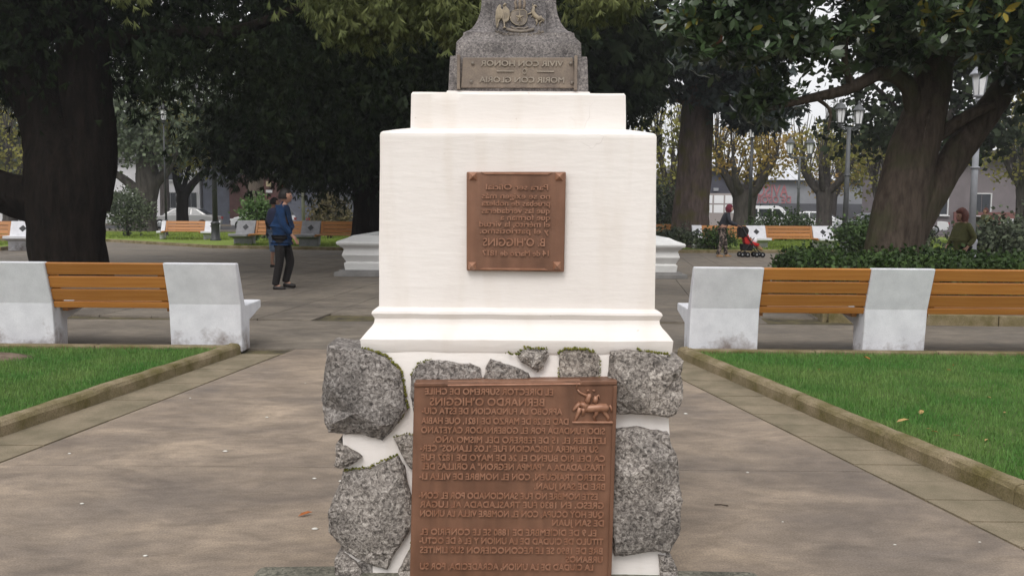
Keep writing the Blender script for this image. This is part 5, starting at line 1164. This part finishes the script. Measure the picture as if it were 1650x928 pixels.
# --- pollarded plane trees with autumn leaves
def plane_tree(label, x, y, r, h, seed, leafm=F_plane, n=900, cw=3.2, ch=3.0, lift=0.0, bare=1.0, cz=None):
    rg = np.random.default_rng(seed); paths = [([(0,0,-0.1),(0,0,0.5),(0.05*r,0,h*0.55),(0,0,h)],[r*1.35,r*1.05,r*0.95,r*1.15])]
    tips = []
    for k in range(6):
        a = 2*math.pi*k/6+rg.uniform(-.3,.3); q = rg.uniform(1.0,1.7)*r*1.6
        e = (math.cos(a)*q, math.sin(a)*q, h+rg.uniform(.5,1.3)); e2 = (e[0]*1.5, e[1]*1.5, e[2]+rg.uniform(.6,1.4))
        paths.append(([(0,0,h*0.82),(e[0]*.55,e[1]*.55,h+0.05),e,e2],[r*.55,r*.42,r*.34,r*.22])); tips += [e, e2, e2]
    for k in range(64):       # long whips
        t = tips[int(rg.integers(len(tips)))]; a = rg.uniform(0,2*math.pi); s = rg.uniform(.2,1.1)
        L = rg.uniform(1.6,3.6)*bare; p1 = (t[0]+math.cos(a)*s*.4, t[1]+math.sin(a)*s*.4, t[2]+L*.45); p2 = (t[0]+math.cos(a)*s, t[1]+math.sin(a)*s, t[2]+L)
        paths.append(([t,p1,p2],[0.045,0.032,0.012]))
    t = thing('plane_tree', label, 'tree', (x,y,0), 0, 'pollarded plane trees')
    rg2 = np.random.default_rng(seed+1); trunk_mesh(paths[:1], rg2, 12, .06).build('trunk', B_plane, t, recalc=False)
    for p in paths[1:7]: trunk_mesh([p], rg2, 9).build('branch', B_plane, t, recalc=False)
    trunk_mesh(paths[7:], rg2, 5).build('whips', B_plane, t, recalc=False)
    cl = ell_clumps(rg, n//18, (0,0,(cz or h+2.0)+lift), (cw,cw*.8,ch), 0.25); lv = leaves(rg, cl, 16, 0.34, 0.20, 0.085, 0.3)
    np_mesh('crown', *lv, leafm, t); return t
plane_tree('stout pollarded plane with olive and orange leaves behind the woman', 13.3, 50.2, 0.62, 2.6, 31, F_plane, 2600, 3.2, 2.0, 0.2)
plane_tree('pollarded plane with yellow leaves beside the double lantern post', 18.9, 53.0, 0.48, 2.9, 32, F_plane2, 1500, 2.1, 1.9, 0.3)
plane_tree('thin yellow plane tree left of the leaning magnolia trunk', 21.4, 50.6, 0.22, 1.9, 33, F_plane2, 1700, 2.6, 2.2, 0.4)
plane_tree('yellow leaved plane tree seen between monument and cedar trunk', 9.3, 50.5, 0.4, 2.8, 34, F_plane2, 2800, 2.6, 3.0, 0.0)
plane_tree('orange leaved plane tree far behind the parked cars', 25.5, 69.5, 0.3, 3.0, 35, F_plane, 2200, 3.6, 2.6, 0.3)
plane_tree('yellow plane tree right of the pale lamp post', 28.3, 48.5, 0.35, 3.2, 36, F_plane2, 3200, 3.6, 2.6, 0.4)
plane_tree('yellow plane tree beyond the low limb of the massive cypress', -30.0, 52.0, 0.4, 2.8, 37, F_plane2, 3400, 4.2, 3.4, 0.4)

# --- background trees on the left
def leafy_tree(name, label, x, y, paths, bark, cls, m, seed, ln=0.22, per=16, cr=0.42, wd=0.4, group='trees along the far lawn', droop=0.3):
    rg = np.random.default_rng(seed); P = [ell_clumps(rg, n, c, r, 0.25) for c, r, n in cls]
    return tree(name, label, (x,y,0), paths, bark, [('crown', leaves(rg, np.concatenate(P), per, cr, ln, ln*wd, droop), m)], seed, group, n=12)
leafy_tree('broad_tree', 'broad grey green tree with a stout trunk beside the rounded bush', -19.6, 46.5, [([(0,0,-.1),(0,0,.7),(0.1,0,1.8),(0.2,0,3.0),(0,0,5)],[.75,.6,.55,.6,.3]), ([(0,0,2.0),(-1.1,0,2.9),(-2.2,0,3.6)],[.3,.22,.1]), ([(0.1,0,2.2),(1.2,0,3.3),(1.8,0,4.4)],[.3,.22,.1])], B_plane,
  [((0.2,0,4.8),(2.4,2.2,1.3),110),((-1.2,-.4,5.8),(2.6,2.0,1.6),95),((1,0,7.4),(3.2,2.6,1.8),100)], F_green, 41, 0.24)
leafy_tree('forked_tree', 'forked tree with olive yellow leaves in front of the white house', -18.55, 49.0, [([(0,0,-.1),(0,0,.7),(0,0,1.6),(0.05,0,2.3)],[.42,.34,.32,.36]), ([(0,0,2.0),(-.3,0,3.0),(-.35,0,4.4)],[.26,.2,.12]), ([(0.05,0,2.0),(0.8,0,2.9),(1.9,0,3.9)],[.26,.2,.1]), ([(0,0,2.2),(.3,.2,3.4),(.5,.2,4.6)],[.16,.12,.06])], B_dark,
  [((0.6,0,4.6),(2.6,1.8,1.1),110),((1.8,0,5.6),(2.6,2.0,1.4),110),((-.6,0,6.2),(2.6,2,1.3),100),((3.6,0.2,4.6),(1.5,1.2,0.7),40)], F_plane2, 42, 0.22)
leafy_tree('old_tree', 'tree with a pale straight trunk behind the leafy green shrub', -11.3, 38.5, [([(0,0,-.1),(0,0,1),(0,0,3),(0.05,0,5),(0,0,7)],[.42,.34,.33,.32,.2]), ([(0,0,3.4),(-1.0,0,4.0),(-2.0,0,4.9)],[.14,.1,.05]), ([(0,0,3.2),(0.9,0.2,4.2),(1.6,.2,5)],[.14,.1,.05])], B_pale,
  [((0,0,5.6),(2.8,2,1.6),130),((-1.4,-.5,4.7),(1.8,1.4,.8),50),((0.8,0,7.4),(3,2.2,1.6),110)], F_green, 43, 0.22)
leafy_tree('young_tree', 'small forked tree beside the dark sedan', -10.9, 51.0, [([(0,0,-.1),(0,0,.8),(0,0,1.9),(0.02,0,2.4)],[.34,.26,.24,.26]), ([(0,0,2.2),(-.5,0,3.2),(-.9,0,4.6)],[.16,.12,.05]), ([(0,0,2.2),(.6,0,3.1),(1.2,0,4.4)],[.16,.12,.05])], B_plane,
  [((-0.3,0,4.6),(2.4,1.6,1.0),80),((0,0,6),(2.8,2,1.4),100)], F_green, 44, 0.22)
for i, (lb, x, y, h_, w_, m, sd) in enumerate((('tall grey green tree far behind the broad tree', -25.5, 64.0, 14.0, 5.0, F_green, 51), ('tall grey green tree behind the forked tree, over the roof', -14.5, 66.5, 14.0, 5.0, F_green, 52), ('leafy tree far behind the dark evergreen', -6.0, 66.0, 13.0, 4.6, F_green, 53),
      ('dense tree far left behind the massive cypress', -36.0, 60.0, 8.5, 4.5, F_green, 54), ('dull green tree behind the mauve house', 30.5, 72.0, 9.0, 4.0, F_green, 55), ('dark tree with a low crown right behind the magnolia', 16.4, 35.0, 9.5, 4.0, F_dark, 56), ('dark tree over the mauve house', 30.0, 44.5, 8.0, 3.6, F_dark, 57), ('tall dull tree behind the drooping cypress', 3.5, 62.0, 10.0, 4.5, F_green, 58), ('grey green tree beside the long white house', -43.0, 56.0, 9.0, 4.5, F_green, 59), ('grey green tree at the far end of the long white house', -57.0, 60.0, 9.5, 4.5, F_green, 60))):
    leafy_tree('background_tree', lb, x, y, [([(0,0,-.1),(0,0,1),(0,0,h_*.45),(0,0,h_*.8)],[.42,.34,.28,.1]), ([(0,0,h_*.4),(w_*.3,0,h_*.6),(w_*.6,0,h_*.75)],[.2,.14,.05]), ([(0,0,h_*.4),(-w_*.3,0,h_*.58),(-w_*.6,0,h_*.7)],[.2,.14,.05])], B_plane,
      [((0,0,h_*.72),(w_,w_*.7,h_*.22),200),((w_*.3,0,h_*.9),(w_*.8,w_*.6,h_*.2),130),((-w_*.4,0,h_*.5),(w_*.6,w_*.5,h_*.12),70),((w_*.5,0,h_*.48),(w_*.5,w_*.5,h_*.11),60)], m, sd, 0.30, 14, 0.5)

# --- shrubs and hedges
def shrub(name, label, x, y, rx, ry, h, m, seed, n=90, per=26, ln=0.10, wd=0.42, stems=5, group=None, cr=None):
    rg = np.random.default_rng(seed); t = thing(name, label, 'shrub', (x,y,0.05), 0, group)
    mb = MB()
    for k in range(stems):
        a = rg.uniform(0,6.28); mb.tube([(0.05*math.cos(a),0.05*math.sin(a),-0.05),(rx*.25*math.cos(a),ry*.25*math.sin(a),h*.45),(rx*.5*math.cos(a),ry*.5*math.sin(a),h*.8)],[0.035,0.025,0.01],6)
    mb.build('stem', B_plane, t)
    cl = ell_clumps(rg, n, (0,0,h*.55), (rx,ry,h*.45), 0.35); np_mesh('foliage', *leaves(rg, cl, per, cr or rx*.16, ln, ln*wd, 0.0, 1.0), m, t); return t
shrub('rounded_bush', 'dark rounded bush on a short stem between the massive trunk and the broad tree', -17.0, 38.6, 1.0, 0.9, 2.25, F_green, 61, 120, 26, 0.12)
shrub('leafy_shrub', 'bright leafy green shrub behind the diamond bench', -10.0, 34.0, 0.72, 0.6, 1.9, F_shrub, 62, 90, 26, 0.13)
shrub('brown_shrub', 'brownish round shrub beside the slim pale pole', -8.1, 38.6, 0.98, 0.8, 2.05, F_brown, 63, 110, 26, 0.11)
shrub('dark_shrub', 'low dark shrub at the foot of the cedar trunk', 5.6, 30.6, 0.9, 0.5, 0.75, F_hedged, 64, 70, 26, 0.09)
shrub('dark_shrub', 'low green shrub right of the cedar trunk behind the woman', 7.3, 31.0, 0.8, 0.5, 0.8, F_hedge, 65, 70, 26, 0.09)
shrub('low_shrub', 'low clipped shrub behind the diamond bench, under the double lantern', 12.6, 40.5, 1.6, 0.8, 1.3, F_hedge, 66, 120, 26, 0.11, group=None)
shrub('low_shrub', 'green shrub between the grey lamp post and the thin plane tree', 13.7, 33.5, 1.0, 0.7, 1.1, F_hedge, 67, 90, 26, 0.11)
shrub('low_shrub', 'dark round shrub beside the magnolia trunk', 13.6, 29.6, 0.75, 0.7, 1.15, F_hedged, 68, 80, 24, 0.10)
shrub('ivy_bush', 'grey bush with pale specks between the monument and the cedar', 6.6, 39.0, 1.2, 0.9, 2.6, F_hedged, 69, 110, 24, 0.13)
shrub('green_shrub', 'green shrub behind the person in the olive coat', 9.9, 23.8, 1.2, 0.8, 1.15, F_hedge, 70, 100, 26, 0.10)
shrub('tall_shrub', 'tall loose dull green shrub right of the pale lamp post', 12.3, 22.2, 1.2, 0.9, 1.25, F_hedged, 71, 120, 26, 0.11)
shrub('tall_shrub', 'wide dull green shrub at the far right behind the hedge', 14.4, 23.0, 1.6, 0.9, 1.2, F_hedged, 72, 130, 26, 0.11)
def hedge(name, label, boxes, m, seed, dens=900, ln=0.075):
    rg = np.random.default_rng(seed); t = thing(name, label, 'hedge', (boxes[0][0], boxes[0][2], 0.05)); P = []
    core = MB()
    for (x0,x1,y0,y1,z1) in boxes:
        n = int(dens*((x1-x0)*(y1-y0)+2*z1*((x1-x0)+(y1-y0))))
        u = rg.random((n,3)); f = rg.random(n); p = np.c_[x0+(x1-x0)*u[:,0], y0+(y1-y0)*u[:,1], z1*u[:,2]]
        top = f < 0.5; p[top,2] = z1; fr = (f >= .5) & (f < .72); p[fr,1] = y0; bk = (f >= .72) & (f < .84); p[bk,1] = y1; lf = f >= .84; p[lf,0] = np.where(rg.random(lf.sum()) < .5, x0, x1)
        bump = 0.10*np.sin(p[:,0]*3.1+seed)*np.cos(p[:,1]*2.7)+0.06*np.sin(p[:,0]*7.7+p[:,1]*5); p[:,2] += bump*(p[:,2] > z1*.6) ; p += rg.normal(size=p.shape)*0.06
        p[:,2] = np.maximum(p[:,2], 0.03); P.append(p)
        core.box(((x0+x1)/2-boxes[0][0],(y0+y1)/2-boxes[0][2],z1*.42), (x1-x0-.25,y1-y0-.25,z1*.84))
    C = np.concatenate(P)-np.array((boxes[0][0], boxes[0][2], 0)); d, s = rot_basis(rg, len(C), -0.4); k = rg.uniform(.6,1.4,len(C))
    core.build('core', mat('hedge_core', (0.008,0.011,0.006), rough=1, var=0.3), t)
    np_mesh('foliage', *rhombs(C, d, s, ln*k, ln*.36*k), m, t); return t
hedge('hedge', 'low dark green hedge behind the right bench, round the magnolia foot', [(4.35,8.9,12.2,14.2,0.60),(8.9,13.0,11.2,14.6,0.62)], F_hedge, 81, 2400, 0.066)
# ------------------------------------------------------------------ people
M_skin = mat('skin', (0.36,0.20,0.14), rough=0.55, var=0.05, vscale=8)
def cloth(name, c, v=0.12): return mat(name, c, rough=0.9, var=v, vscale=14, bump=0.3, bscale=30, bdist=0.01)
def skin_obj(name, verts, edges, m, parent, root=0, sub=2):
    """verts: (x, y, z, rx, ry); grown with a Skin modifier and smoothed"""
    me = bpy.data.meshes.new(name); me.from_pydata([v[:3] for v in verts], edges, []); me.materials.append(m)
    o = bpy.data.objects.new(name, me); link(o, parent)
    b = bmesh.new(); b.from_mesh(me); lay = b.verts.layers.skin.verify(); b.verts.ensure_lookup_table()
    for i, v in enumerate(verts):
        sv = b.verts[i][lay]; sv.radius = (v[3], v[4] if len(v) > 4 else v[3]); sv.use_root = (i == root)
    b.to_mesh(me); b.free()
    md = o.modifiers.new('skin', 'SKIN'); md.use_smooth_shade = True
    s = o.modifiers.new('subdivision', 'SUBSURF'); s.levels = sub; s.render_levels = sub
    return o
def chain(V, E, pts, start=None):
    prev = start
    for p in pts:
        V.append(p); i = len(V)-1
        if prev is not None: E.append((prev, i))
        prev = i
    return prev
def head(par, c, face, m_hair, hair='short', s=1.0):
    """head, built as one deformed ball with brow, nose, chin and ears; face = heading angle (0 = +x)"""
    mb = MB(); V = []; F = []; nu, nv = 20, 14
    for i in range(nv+1):
        ph = math.pi*i/nv
        for k in range(nu):
            th = 2*math.pi*k/nu; x = math.sin(ph)*math.cos(th); y = math.sin(ph)*math.sin(th); z = math.cos(ph)
            px, py, pz = x*0.098, y*0.076, z*0.118
            if z < 0: px *= 1-0.12*(-z); py *= 1-0.28*(-z)           # jaw
            if x > 0.8 and abs(y) < .25 and -0.35 < z < 0.12: px += 0.022*(1-abs(y)/.25)*(1-abs(z+.12)/.26 if abs(z+.12) < .26 else 0)   # nose
            if x > 0.75 and 0.02 < z < 0.2 and .15 < abs(y) < .5: px -= 0.006   # eye sockets
            if x > .7 and z < -.62: px += 0.010                        # chin
            if abs(y) > 0.93 and abs(z) < .3: py *= 1.12               # ears
            V.append((px*s, py*s, pz*s))
    for i in range(nv):
        for k in range(nu): F.append([i*nu+k, (i+1)*nu+k, (i+1)*nu+(k+1)%nu, i*nu+(k+1)%nu])
    mb.add(V, F, 0, True); h = mb.build('head', M_skin, par); h.location = c; h.rotation_euler = (0, 0, face)
    for sy in (-1, 1): MB().lathe([(0.004,-0.01),(0.011,-0.004),(0.011,0.004),(0.004,0.01)], (0.086*s, sy*0.030*s, 0.010*s), 8).build('eye', M_iron, h)
    MB().box((0.088*s,0,-0.060*s), (0.012,0.046,0.010)).build('mouth', mat('lips', (0.25,0.09,0.08), rough=0.5), h)
    hb = MB(); V = []; F = []; nu2 = 20; nv2 = 9; rg = np.random.default_rng(3)
    for i in range(nv2+1):
        ph = math.pi*(0.72 if hair not in ('short','shag') else 0.60)*i/nv2
        for k in range(nu2):
            th = 2*math.pi*k/nu2; x = math.sin(ph)*math.cos(th); y = math.sin(ph)*math.sin(th); z = math.cos(ph)
            f = {'short':1.12,'shag':1.17}.get(hair,1.32)
            if hair == 'big': f = 1.55
            if x > 0.35 and z < 0.45: f = 0.9
            f += 0.03*rg.normal()
            V.append((x*0.098*f*s-0.012, y*0.078*f*s, z*0.118*f*s))
    for i in range(nv2):
        for k in range(nu2): F.append([i*nu2+k, (i+1)*nu2+k, (i+1)*nu2+(k+1)%nu2, i*nu2+(k+1)%nu2])
    hb.add(V, F, 0, True); hb.build('hair', m_hair, h)
    return h
def hand(V, E, start, w, dirv, side):
    """palm and five fingers at the wrist vertex"""
    d = Vector(dirv).normalized(); s = Vector(side).normalized(); w = Vector(w)
    p = w + d*0.045; V.append((*p, 0.030, 0.018)); E.append((start, len(V)-1)); pi = len(V)-1
    for j, L in enumerate((0.070,0.080,0.075,0.060)):
        a = w + d*0.085 + s*(0.033-0.022*j); k = a + d*L*0.5 - Vector((0,0,0.012)); e = k + d*L*0.35 - Vector((0,0,0.02))
        chain(V, E, [(*a,0.010,0.009),(*k,0.009,0.008),(*e,0.007,0.007)], pi)
    a = w + d*0.035 + s*0.045; e = a + d*0.035 + s*0.018; chain(V, E, [(*a,0.011,0.010),(*e,0.008,0.008)], pi)
def person(label, loc, heading, pose, H, top_m, leg_m, shoe_m, hair_m, hair='short', fat=1.0, coat=0.0, leg_bare=False, bag=None, group='people walking in the park'):
    """figure facing local +x, later turned to heading; pose gives joint places in metres for a 1.75 m figure"""
    t = thing('person', label, 'person', loc, heading, group); k = H/1.75
    J = {a: Vector(b)*k for a, b in pose.items() if isinstance(b, tuple)}
    hip = J['hip']; chest = J['chest']; neck = J['neck']; hd = J['head']
    # body: one continuous skin-coloured figure inside the clothes
    V = []; E = []
    V.append((*hip, 0.125*k, 0.14*k)); w = chain(V, E, [(*(hip*.5+chest*.5), 0.115*k*fat, 0.14*k*fat), (*chest, 0.12*k*fat, 0.16*k*fat)], 0)
    n = chain(V, E, [(*neck, 0.055*k), (*(neck*.4+hd*.6), 0.052*k)], w)
    for s in ('l','r'):
        e = chain(V, E, [(*J['sh'+s], 0.058*k), (*J['el'+s], 0.042*k), (*J['wr'+s], 0.028*k)], w)
        dv = (J['wr'+s]-J['el'+s]); sd = Vector((0.2, -1 if s == 'l' else 1, 0.3)); hand(V, E, e, J['wr'+s], dv, sd)
        chain(V, E, [(*J['hp'+s], 0.085*k), (*J['kn'+s], 0.058*k), (*J['an'+s], 0.038*k), (*(J['an'+s]+Vector((0.10,0,-0.035))*k), 0.034*k)], 0)
    skin_obj('body', V, E, M_skin, t, 0, 1)
    # jacket
    V = []; E = []; V.append((*(hip+Vector((0,0,0.02))*k), 0.145*k*fat, 0.165*k*fat))
    if coat: chain(V, E, [(*(hip+Vector((0,0,-coat))), 0.16*k*fat, 0.185*k*fat)], 0)
    w = chain(V, E, [(*(hip*.55+chest*.45), 0.145*k*fat, 0.17*k*fat), (*chest, 0.15*k*fat, 0.185*k*fat)], 0); chain(V, E, [(*(neck+Vector((-0.01,0,-0.01))), 0.085*k)], w)
    for s in ('l','r'): chain(V, E, [(*J['sh'+s], 0.085*k), (*(J['sh'+s]*.45+J['el'+s]*.55), 0.074*k), (*J['el'+s], 0.066*k), (*(J['wr'+s]*.92+J['el'+s]*.08), 0.052*k)], w)
    skin_obj('jacket', V, E, top_m, t, 0, 2)
    # trousers
    if not leg_bare:
        V = []; E = []; V.append((*(hip+Vector((0,0,0.01))), 0.130*k, 0.15*k))
        for s in ('l','r'): chain(V, E, [(*J['hp'+s], 0.105*k), (*(J['hp'+s]*.4+J['kn'+s]*.6), 0.090*k), (*J['kn'+s], 0.080*k), (*(J['an'+s]*.9+J['kn'+s]*.1), 0.068*k), (*(J['an'+s]+Vector((0,0,-0.01))*k), 0.068*k)], 0)
        skin_obj('trousers', V, E, leg_m, t, 0, 2)
    else:
        V = []; E = []; V.append((*hip, 0.135*k, 0.15*k))
        for s in ('l','r'): chain(V, E, [(*J['hp'+s], 0.115*k), (*J['kn'+s], 0.10*k), (*(J['kn'+s]*.7+J['an'+s]*.3), 0.09*k)], 0)
        skin_obj('shorts', V, E, leg_m, t, 0, 2)
    for s in ('l','r'):
        a = J['an'+s]; V = []; E = []; tilt = pose.get('tilt'+s, 0.0)
        f = lambda x, z: (a.x + x*math.cos(tilt) - z*math.sin(tilt)*0, a.y, a.z + z + x*math.sin(tilt))
        chain(V, E, [(*f(-0.05,-0.045), 0.046*k), (*f(0.03,-0.045), 0.048*k), (*f(0.12,-0.055), 0.044*k), (*f(0.19,-0.062), 0.034*k)])
        skin_obj('shoe', V, E, shoe_m, t, 0, 2)
    head(t, hd, pose.get('face', 0.0), hair_m, hair, 1.05*k)
    return t
WALK = dict(hip=(0,0,0.93), chest=(0.03,0,1.30), neck=(0.045,0,1.49), head=(0.085,0,1.625), shl=(0.03,0.19,1.41), shr=(0.03,-0.19,1.41), ell=(-0.10,0.24,1.13), elr=(0.10,-0.25,1.13), wrl=(0.06,0.23,0.93), wrr=(0.24,-0.20,0.95),
            hpl=(0.02,0.09,0.86), hpr=(0.0,-0.09,0.86), knl=(0.13,0.09,0.49), knr=(-0.02,-0.09,0.48), anl=(0.03,0.09,0.12), anr=(-0.10,-0.09,0.08), tiltl=-0.05, tiltr=0.0)
STAND = dict(WALK, knl=(0.03,0.09,0.49), anl=(0.0,0.09,0.08), knr=(0.02,-0.09,0.49), anr=(-0.02,-0.09,0.08), tiltl=0.0)
M_blue = cloth('blue_jacket', (0.006,0.026,0.075), 0.25); M_black = cloth('black_trousers', (0.012,0.010,0.010)); M_shoe = mat('dark_shoe', (0.015,0.012,0.011), rough=0.5); M_hair = mat('dark_hair', (0.012,0.009,0.008), rough=0.6, var=0.3, vscale=40, bump=0.5, bscale=90)
M_navy = cloth('navy_cloth', (0.012,0.015,0.035)); M_char = cloth('charcoal_jacket', (0.030,0.032,0.040)); M_denim = cloth('pale_denim', (0.16,0.21,0.30)); M_olive = cloth('olive_coat', (0.085,0.085,0.030)); M_rhair = mat('red_brown_hair', (0.10,0.028,0.018), rough=0.6, var=0.3, vscale=30, bump=0.6, bscale=60)
M_beanie = cloth('maroon_hat', (0.13,0.02,0.035)); M_tan = mat('tan_boot', (0.30,0.18,0.085), rough=0.7, var=0.1); M_redc = cloth('red_cloth', (0.42,0.02,0.018)); M_camo = mat('patterned_trousers', (0.03,0.025,0.022), rough=0.9, col2=(0.26,0.20,0.17), vscale=16, ramp=(0.5,0.56))
man = person('man in a blue jacket and dark trousers walking across the plaza', (-4.02,15.15,0), R(0), WALK, 1.74, M_blue, M_black, M_shoe, M_hair, 'shag', 1.08, coat=0.10)
# dark shoulder panels and bag of the walking man
V = []; E = []; chain(V, E, [(-0.08,0.0,1.44,0.11,0.17),(-0.10,0.0,1.24,0.115,0.18),(-0.10,0.0,1.06,0.09,0.15)]); skin_obj('backpack', V, E, M_navy, man, 0, 2)
V = []; E = []; chain(V, E, [(-0.02,0,1.47,0.09,0.13),(0.05,0,1.44,0.08,0.14)]); skin_obj('collar', V, E, M_navy, man, 0, 2)
person('person in a charcoal top and pale shorts half hidden behind the man in blue', (-5.78,20.9,0), R(20), STAND, 1.66, M_char, M_denim, M_shoe, M_hair, 'short', 1.0, coat=0.12, leg_bare=True)
# woman with the pushchair
PUSH = dict(WALK, ell=(0.18,0.24,1.14), elr=(0.18,-0.24,1.14), wrl=(0.48,0.20,1.02), wrr=(0.48,-0.20,1.02), chest=(0.11,0,1.27), neck=(0.17,0,1.44), head=(0.23,0,1.555), shl=(0.13,0.19,1.37), shr=(0.13,-0.19,1.37), anl=(0.16,0.09,0.08), knl=(0.13,0.09,0.49), anr=(-0.14,-0.09,0.08))
wo = person('woman in a charcoal jacket, maroon hat and tan boots pushing a pushchair', (6.55,27.2,0), R(-2), PUSH, 1.68, M_char, M_camo, M_tan, M_beanie, 'long', 0.98)
V = []; E = []; chain(V, E, [(0,0,0.93,0.17,0.18),(0,0,0.80,0.175,0.19)]); skin_obj('patterned_skirt', V, E, cloth('brown_skirt', (0.09,0.05,0.04)), wo, 0, 2)
st = thing('pushchair', 'red and black pushchair with small twin wheels in front of the woman', 'pushchair', (7.45,27.15,0), R(-2))
fr = MB()
for s in (-0.22, 0.22):
    fr.tube([(-0.44,s,1.02),(-0.36,s,0.98),(-0.10,s,0.55),(0.22,s,0.16)], 0.016, 6); fr.tube([(-0.26,s,0.16),(0.05,s,0.62)], 0.014, 6)
fr.tube([(-0.44,-0.22,1.02),(-0.44,0.22,1.02)], 0.02, 6); fr.build('frame', M_iron, st)
MB().prism([(-0.22,0.42),(0.18,0.34),(0.24,0.42),(-0.02,0.50),(-0.22,0.88),(-0.30,0.86)], -0.19, 0.19, 'y').build('seat', M_redc, st, bevel=0.03)
MB().prism([(-0.40,0.62),(-0.16,0.60),(-0.10,0.86),(-0.22,0.98),(-0.42,0.92)], -0.20, 0.20, 'y').build('hood', M_black, st, bevel=0.05)
MB().prism([(-0.30,0.22),(0.02,0.20),(0.04,0.40),(-0.32,0.42)], -0.18, 0.18, 'y').build('basket', M_black, st, bevel=0.03)
MB().prism([(0.14,0.30),(0.34,0.20),(0.36,0.26),(0.2,0.42)], -0.12, 0.12, 'y').build('footrest', M_tan, st, bevel=0.02)
MB().lathe([(0.02,-.10),(0.07,-.08),(0.09,0),(0.07,.08),(0.02,.10)], (0.10,0,0.52), 10).build('white_blanket', M_wh, st)
for x in (-0.30,-0.14,0.14,0.32):
    for s in (-0.21,0.21):
        w = MB().lathe([(0.03,-0.02),(0.075,-0.022),(0.085,0),(0.075,0.022),(0.03,0.02)], n=14).build('wheel', M_tyre, st); w.location = (x, s, 0.085); w.rotation_euler = (R(90),0,0)
        MB().lathe([(0.028,-0.024),(0.028,0.024)], n=8).build('hub', M_rim, w)
person('person in an olive coat with bushy red brown hair behind the hedge', (8.5,16.4,0), R(188), STAND, 1.47, M_olive, M_black, M_shoe, M_rhair, 'big', 1.2, coat=0.25)
person('distant person in a dull olive coat behind the tall loose shrub', (19.3,35.5,0), R(200), STAND, 1.62, M_olive, M_black, M_shoe, M_rhair, 'long', 1.05, coat=0.2)

# ------------------------------------------------------------------ fallen leaves and litter
M_leafo = mat('fallen_orange_leaf', (0.34,0.11,0.03), rough=0.7, var=0.2, vscale=20); M_leaft = mat('fallen_tan_leaf', (0.38,0.25,0.10), rough=0.7, var=0.2, vscale=20); M_petal = mat('white_crumb', (0.62,0.60,0.55), rough=0.8); M_twig = mat('twig', (0.05,0.035,0.025), rough=0.9)
def leaf_mesh(L, seed):
    rg = np.random.default_rng(seed); mb = MB(); P = [(0,0,0),(L*.3,L*.17,0.10*L),(L*.7,L*.14,0.13*L),(L,0,0.05*L),(L*.7,-L*.14,0.15*L),(L*.3,-L*.17,0.11*L),(L*.5,0,0.02*L)]
    mb.add(P, [(0,1,6),(1,2,6),(2,3,6),(3,4,6),(4,5,6),(5,0,6)]); return mb
LV = [(4.48,6.98,.075,0.20,M_leafo,'orange leaf lying on the right lawn near the far edge',.4),(4.62,7.02,.075,0.17,M_leafo,'second orange leaf lying beside the first on the right lawn',2.4),(3.63,6.02,.07,0.10,M_leaft,'tan leaf lying in the middle of the right lawn',1.0),(2.42,5.36,.112,0.09,M_leaft,'tan leaf lying on the right kerb stone',0.2),
      (4.85,8.05,.075,0.10,M_leafo,'small orange leaf by the far edge of the right lawn',1.3),(3.3,7.9,.075,0.09,M_leafo,'rusty leaf below the second bench support',2.0),(3.95,5.95,.07,0.08,M_leaft,'small tan leaf beside the middle leaf of the right lawn',2.6),(2.75,5.75,.07,0.09,M_leaft,'curled tan leaf close to the right kerb',0.9),(-0.98,3.9,.004,0.07,M_leafo,'rusty leaf fragment on the path beside the granite base',0.5)]
for x, y, z, L, m, lb, a in LV:
    o = leaf_mesh(L, 1).build('fallen_leaf', m); o.location = (x,y,z); o.rotation_euler = (0.15,-0.1,a); tag(o, lb, 'leaf', 'fallen leaves')
rg = np.random.default_rng(77)
for i in range(16):
    y = rg.uniform(4.6, 8.1); o = leaf_mesh(rg.uniform(.03,.06), 1).build('leaf_scrap', M_leaft if i % 3 else M_leafo); o.location = (kR(y)+.2+rg.uniform(0,2.6), y, .078); o.rotation_euler = (0.2,0.1,rg.uniform(0,6)); tag(o, 'small dry leaf scrap caught in the right lawn', 'leaf', 'leaf scraps on the right lawn')
for i in range(20):
    y = rg.uniform(3.3, 7.0); x = rg.uniform(kL(y)+.5, -0.8) if i < 14 else rg.uniform(0.8, kR(y)-.5); s = rg.uniform(.004,.012)
    o = MB().lathe([(s*.4,0),(s,s*.3),(s*.5,s*.7)], n=6).build('crumb', M_petal); o.location = (x,y,0.0); o.scale = (1.6,1,1); tag(o, 'tiny white crumb scattered on the concrete path', 'crumb', 'white crumbs on the path')
for i, (x, y, a) in enumerate(((1.02,4.1,-.2),)):
    o = MB().tube([(-.03,0,.003),(0,.004,.005),(.035,0,.003)], .0025, 5).build('twig', M_twig); o.location = (x,y,0.001); o.rotation_euler = (0,0,a); tag(o, 'small dark twig lying on the path', 'twig')

# ------------------------------------------------------------------ thin morning haze
HAZE = 0.0009
if HAZE:
    hz = MB().box((0,60,9), (260,320,20.4)).build('haze', mat('haze_unused', (1,1,1))); hm = bpy.data.materials.new('haze'); hm.use_nodes = True; N = hm.node_tree.nodes; N.remove(N['Principled BSDF'])
    pv = N.new('ShaderNodeVolumePrincipled'); pv.inputs['Color'].default_value = (0.85,0.86,0.9,1); pv.inputs['Density'].default_value = HAZE; pv.inputs['Anisotropy'].default_value = 0.2
    hm.node_tree.links.new(pv.outputs[0], N['Material Output'].inputs['Volume']); hz.data.materials.clear(); hz.data.materials.append(hm); tag(hz, kind='stuff')
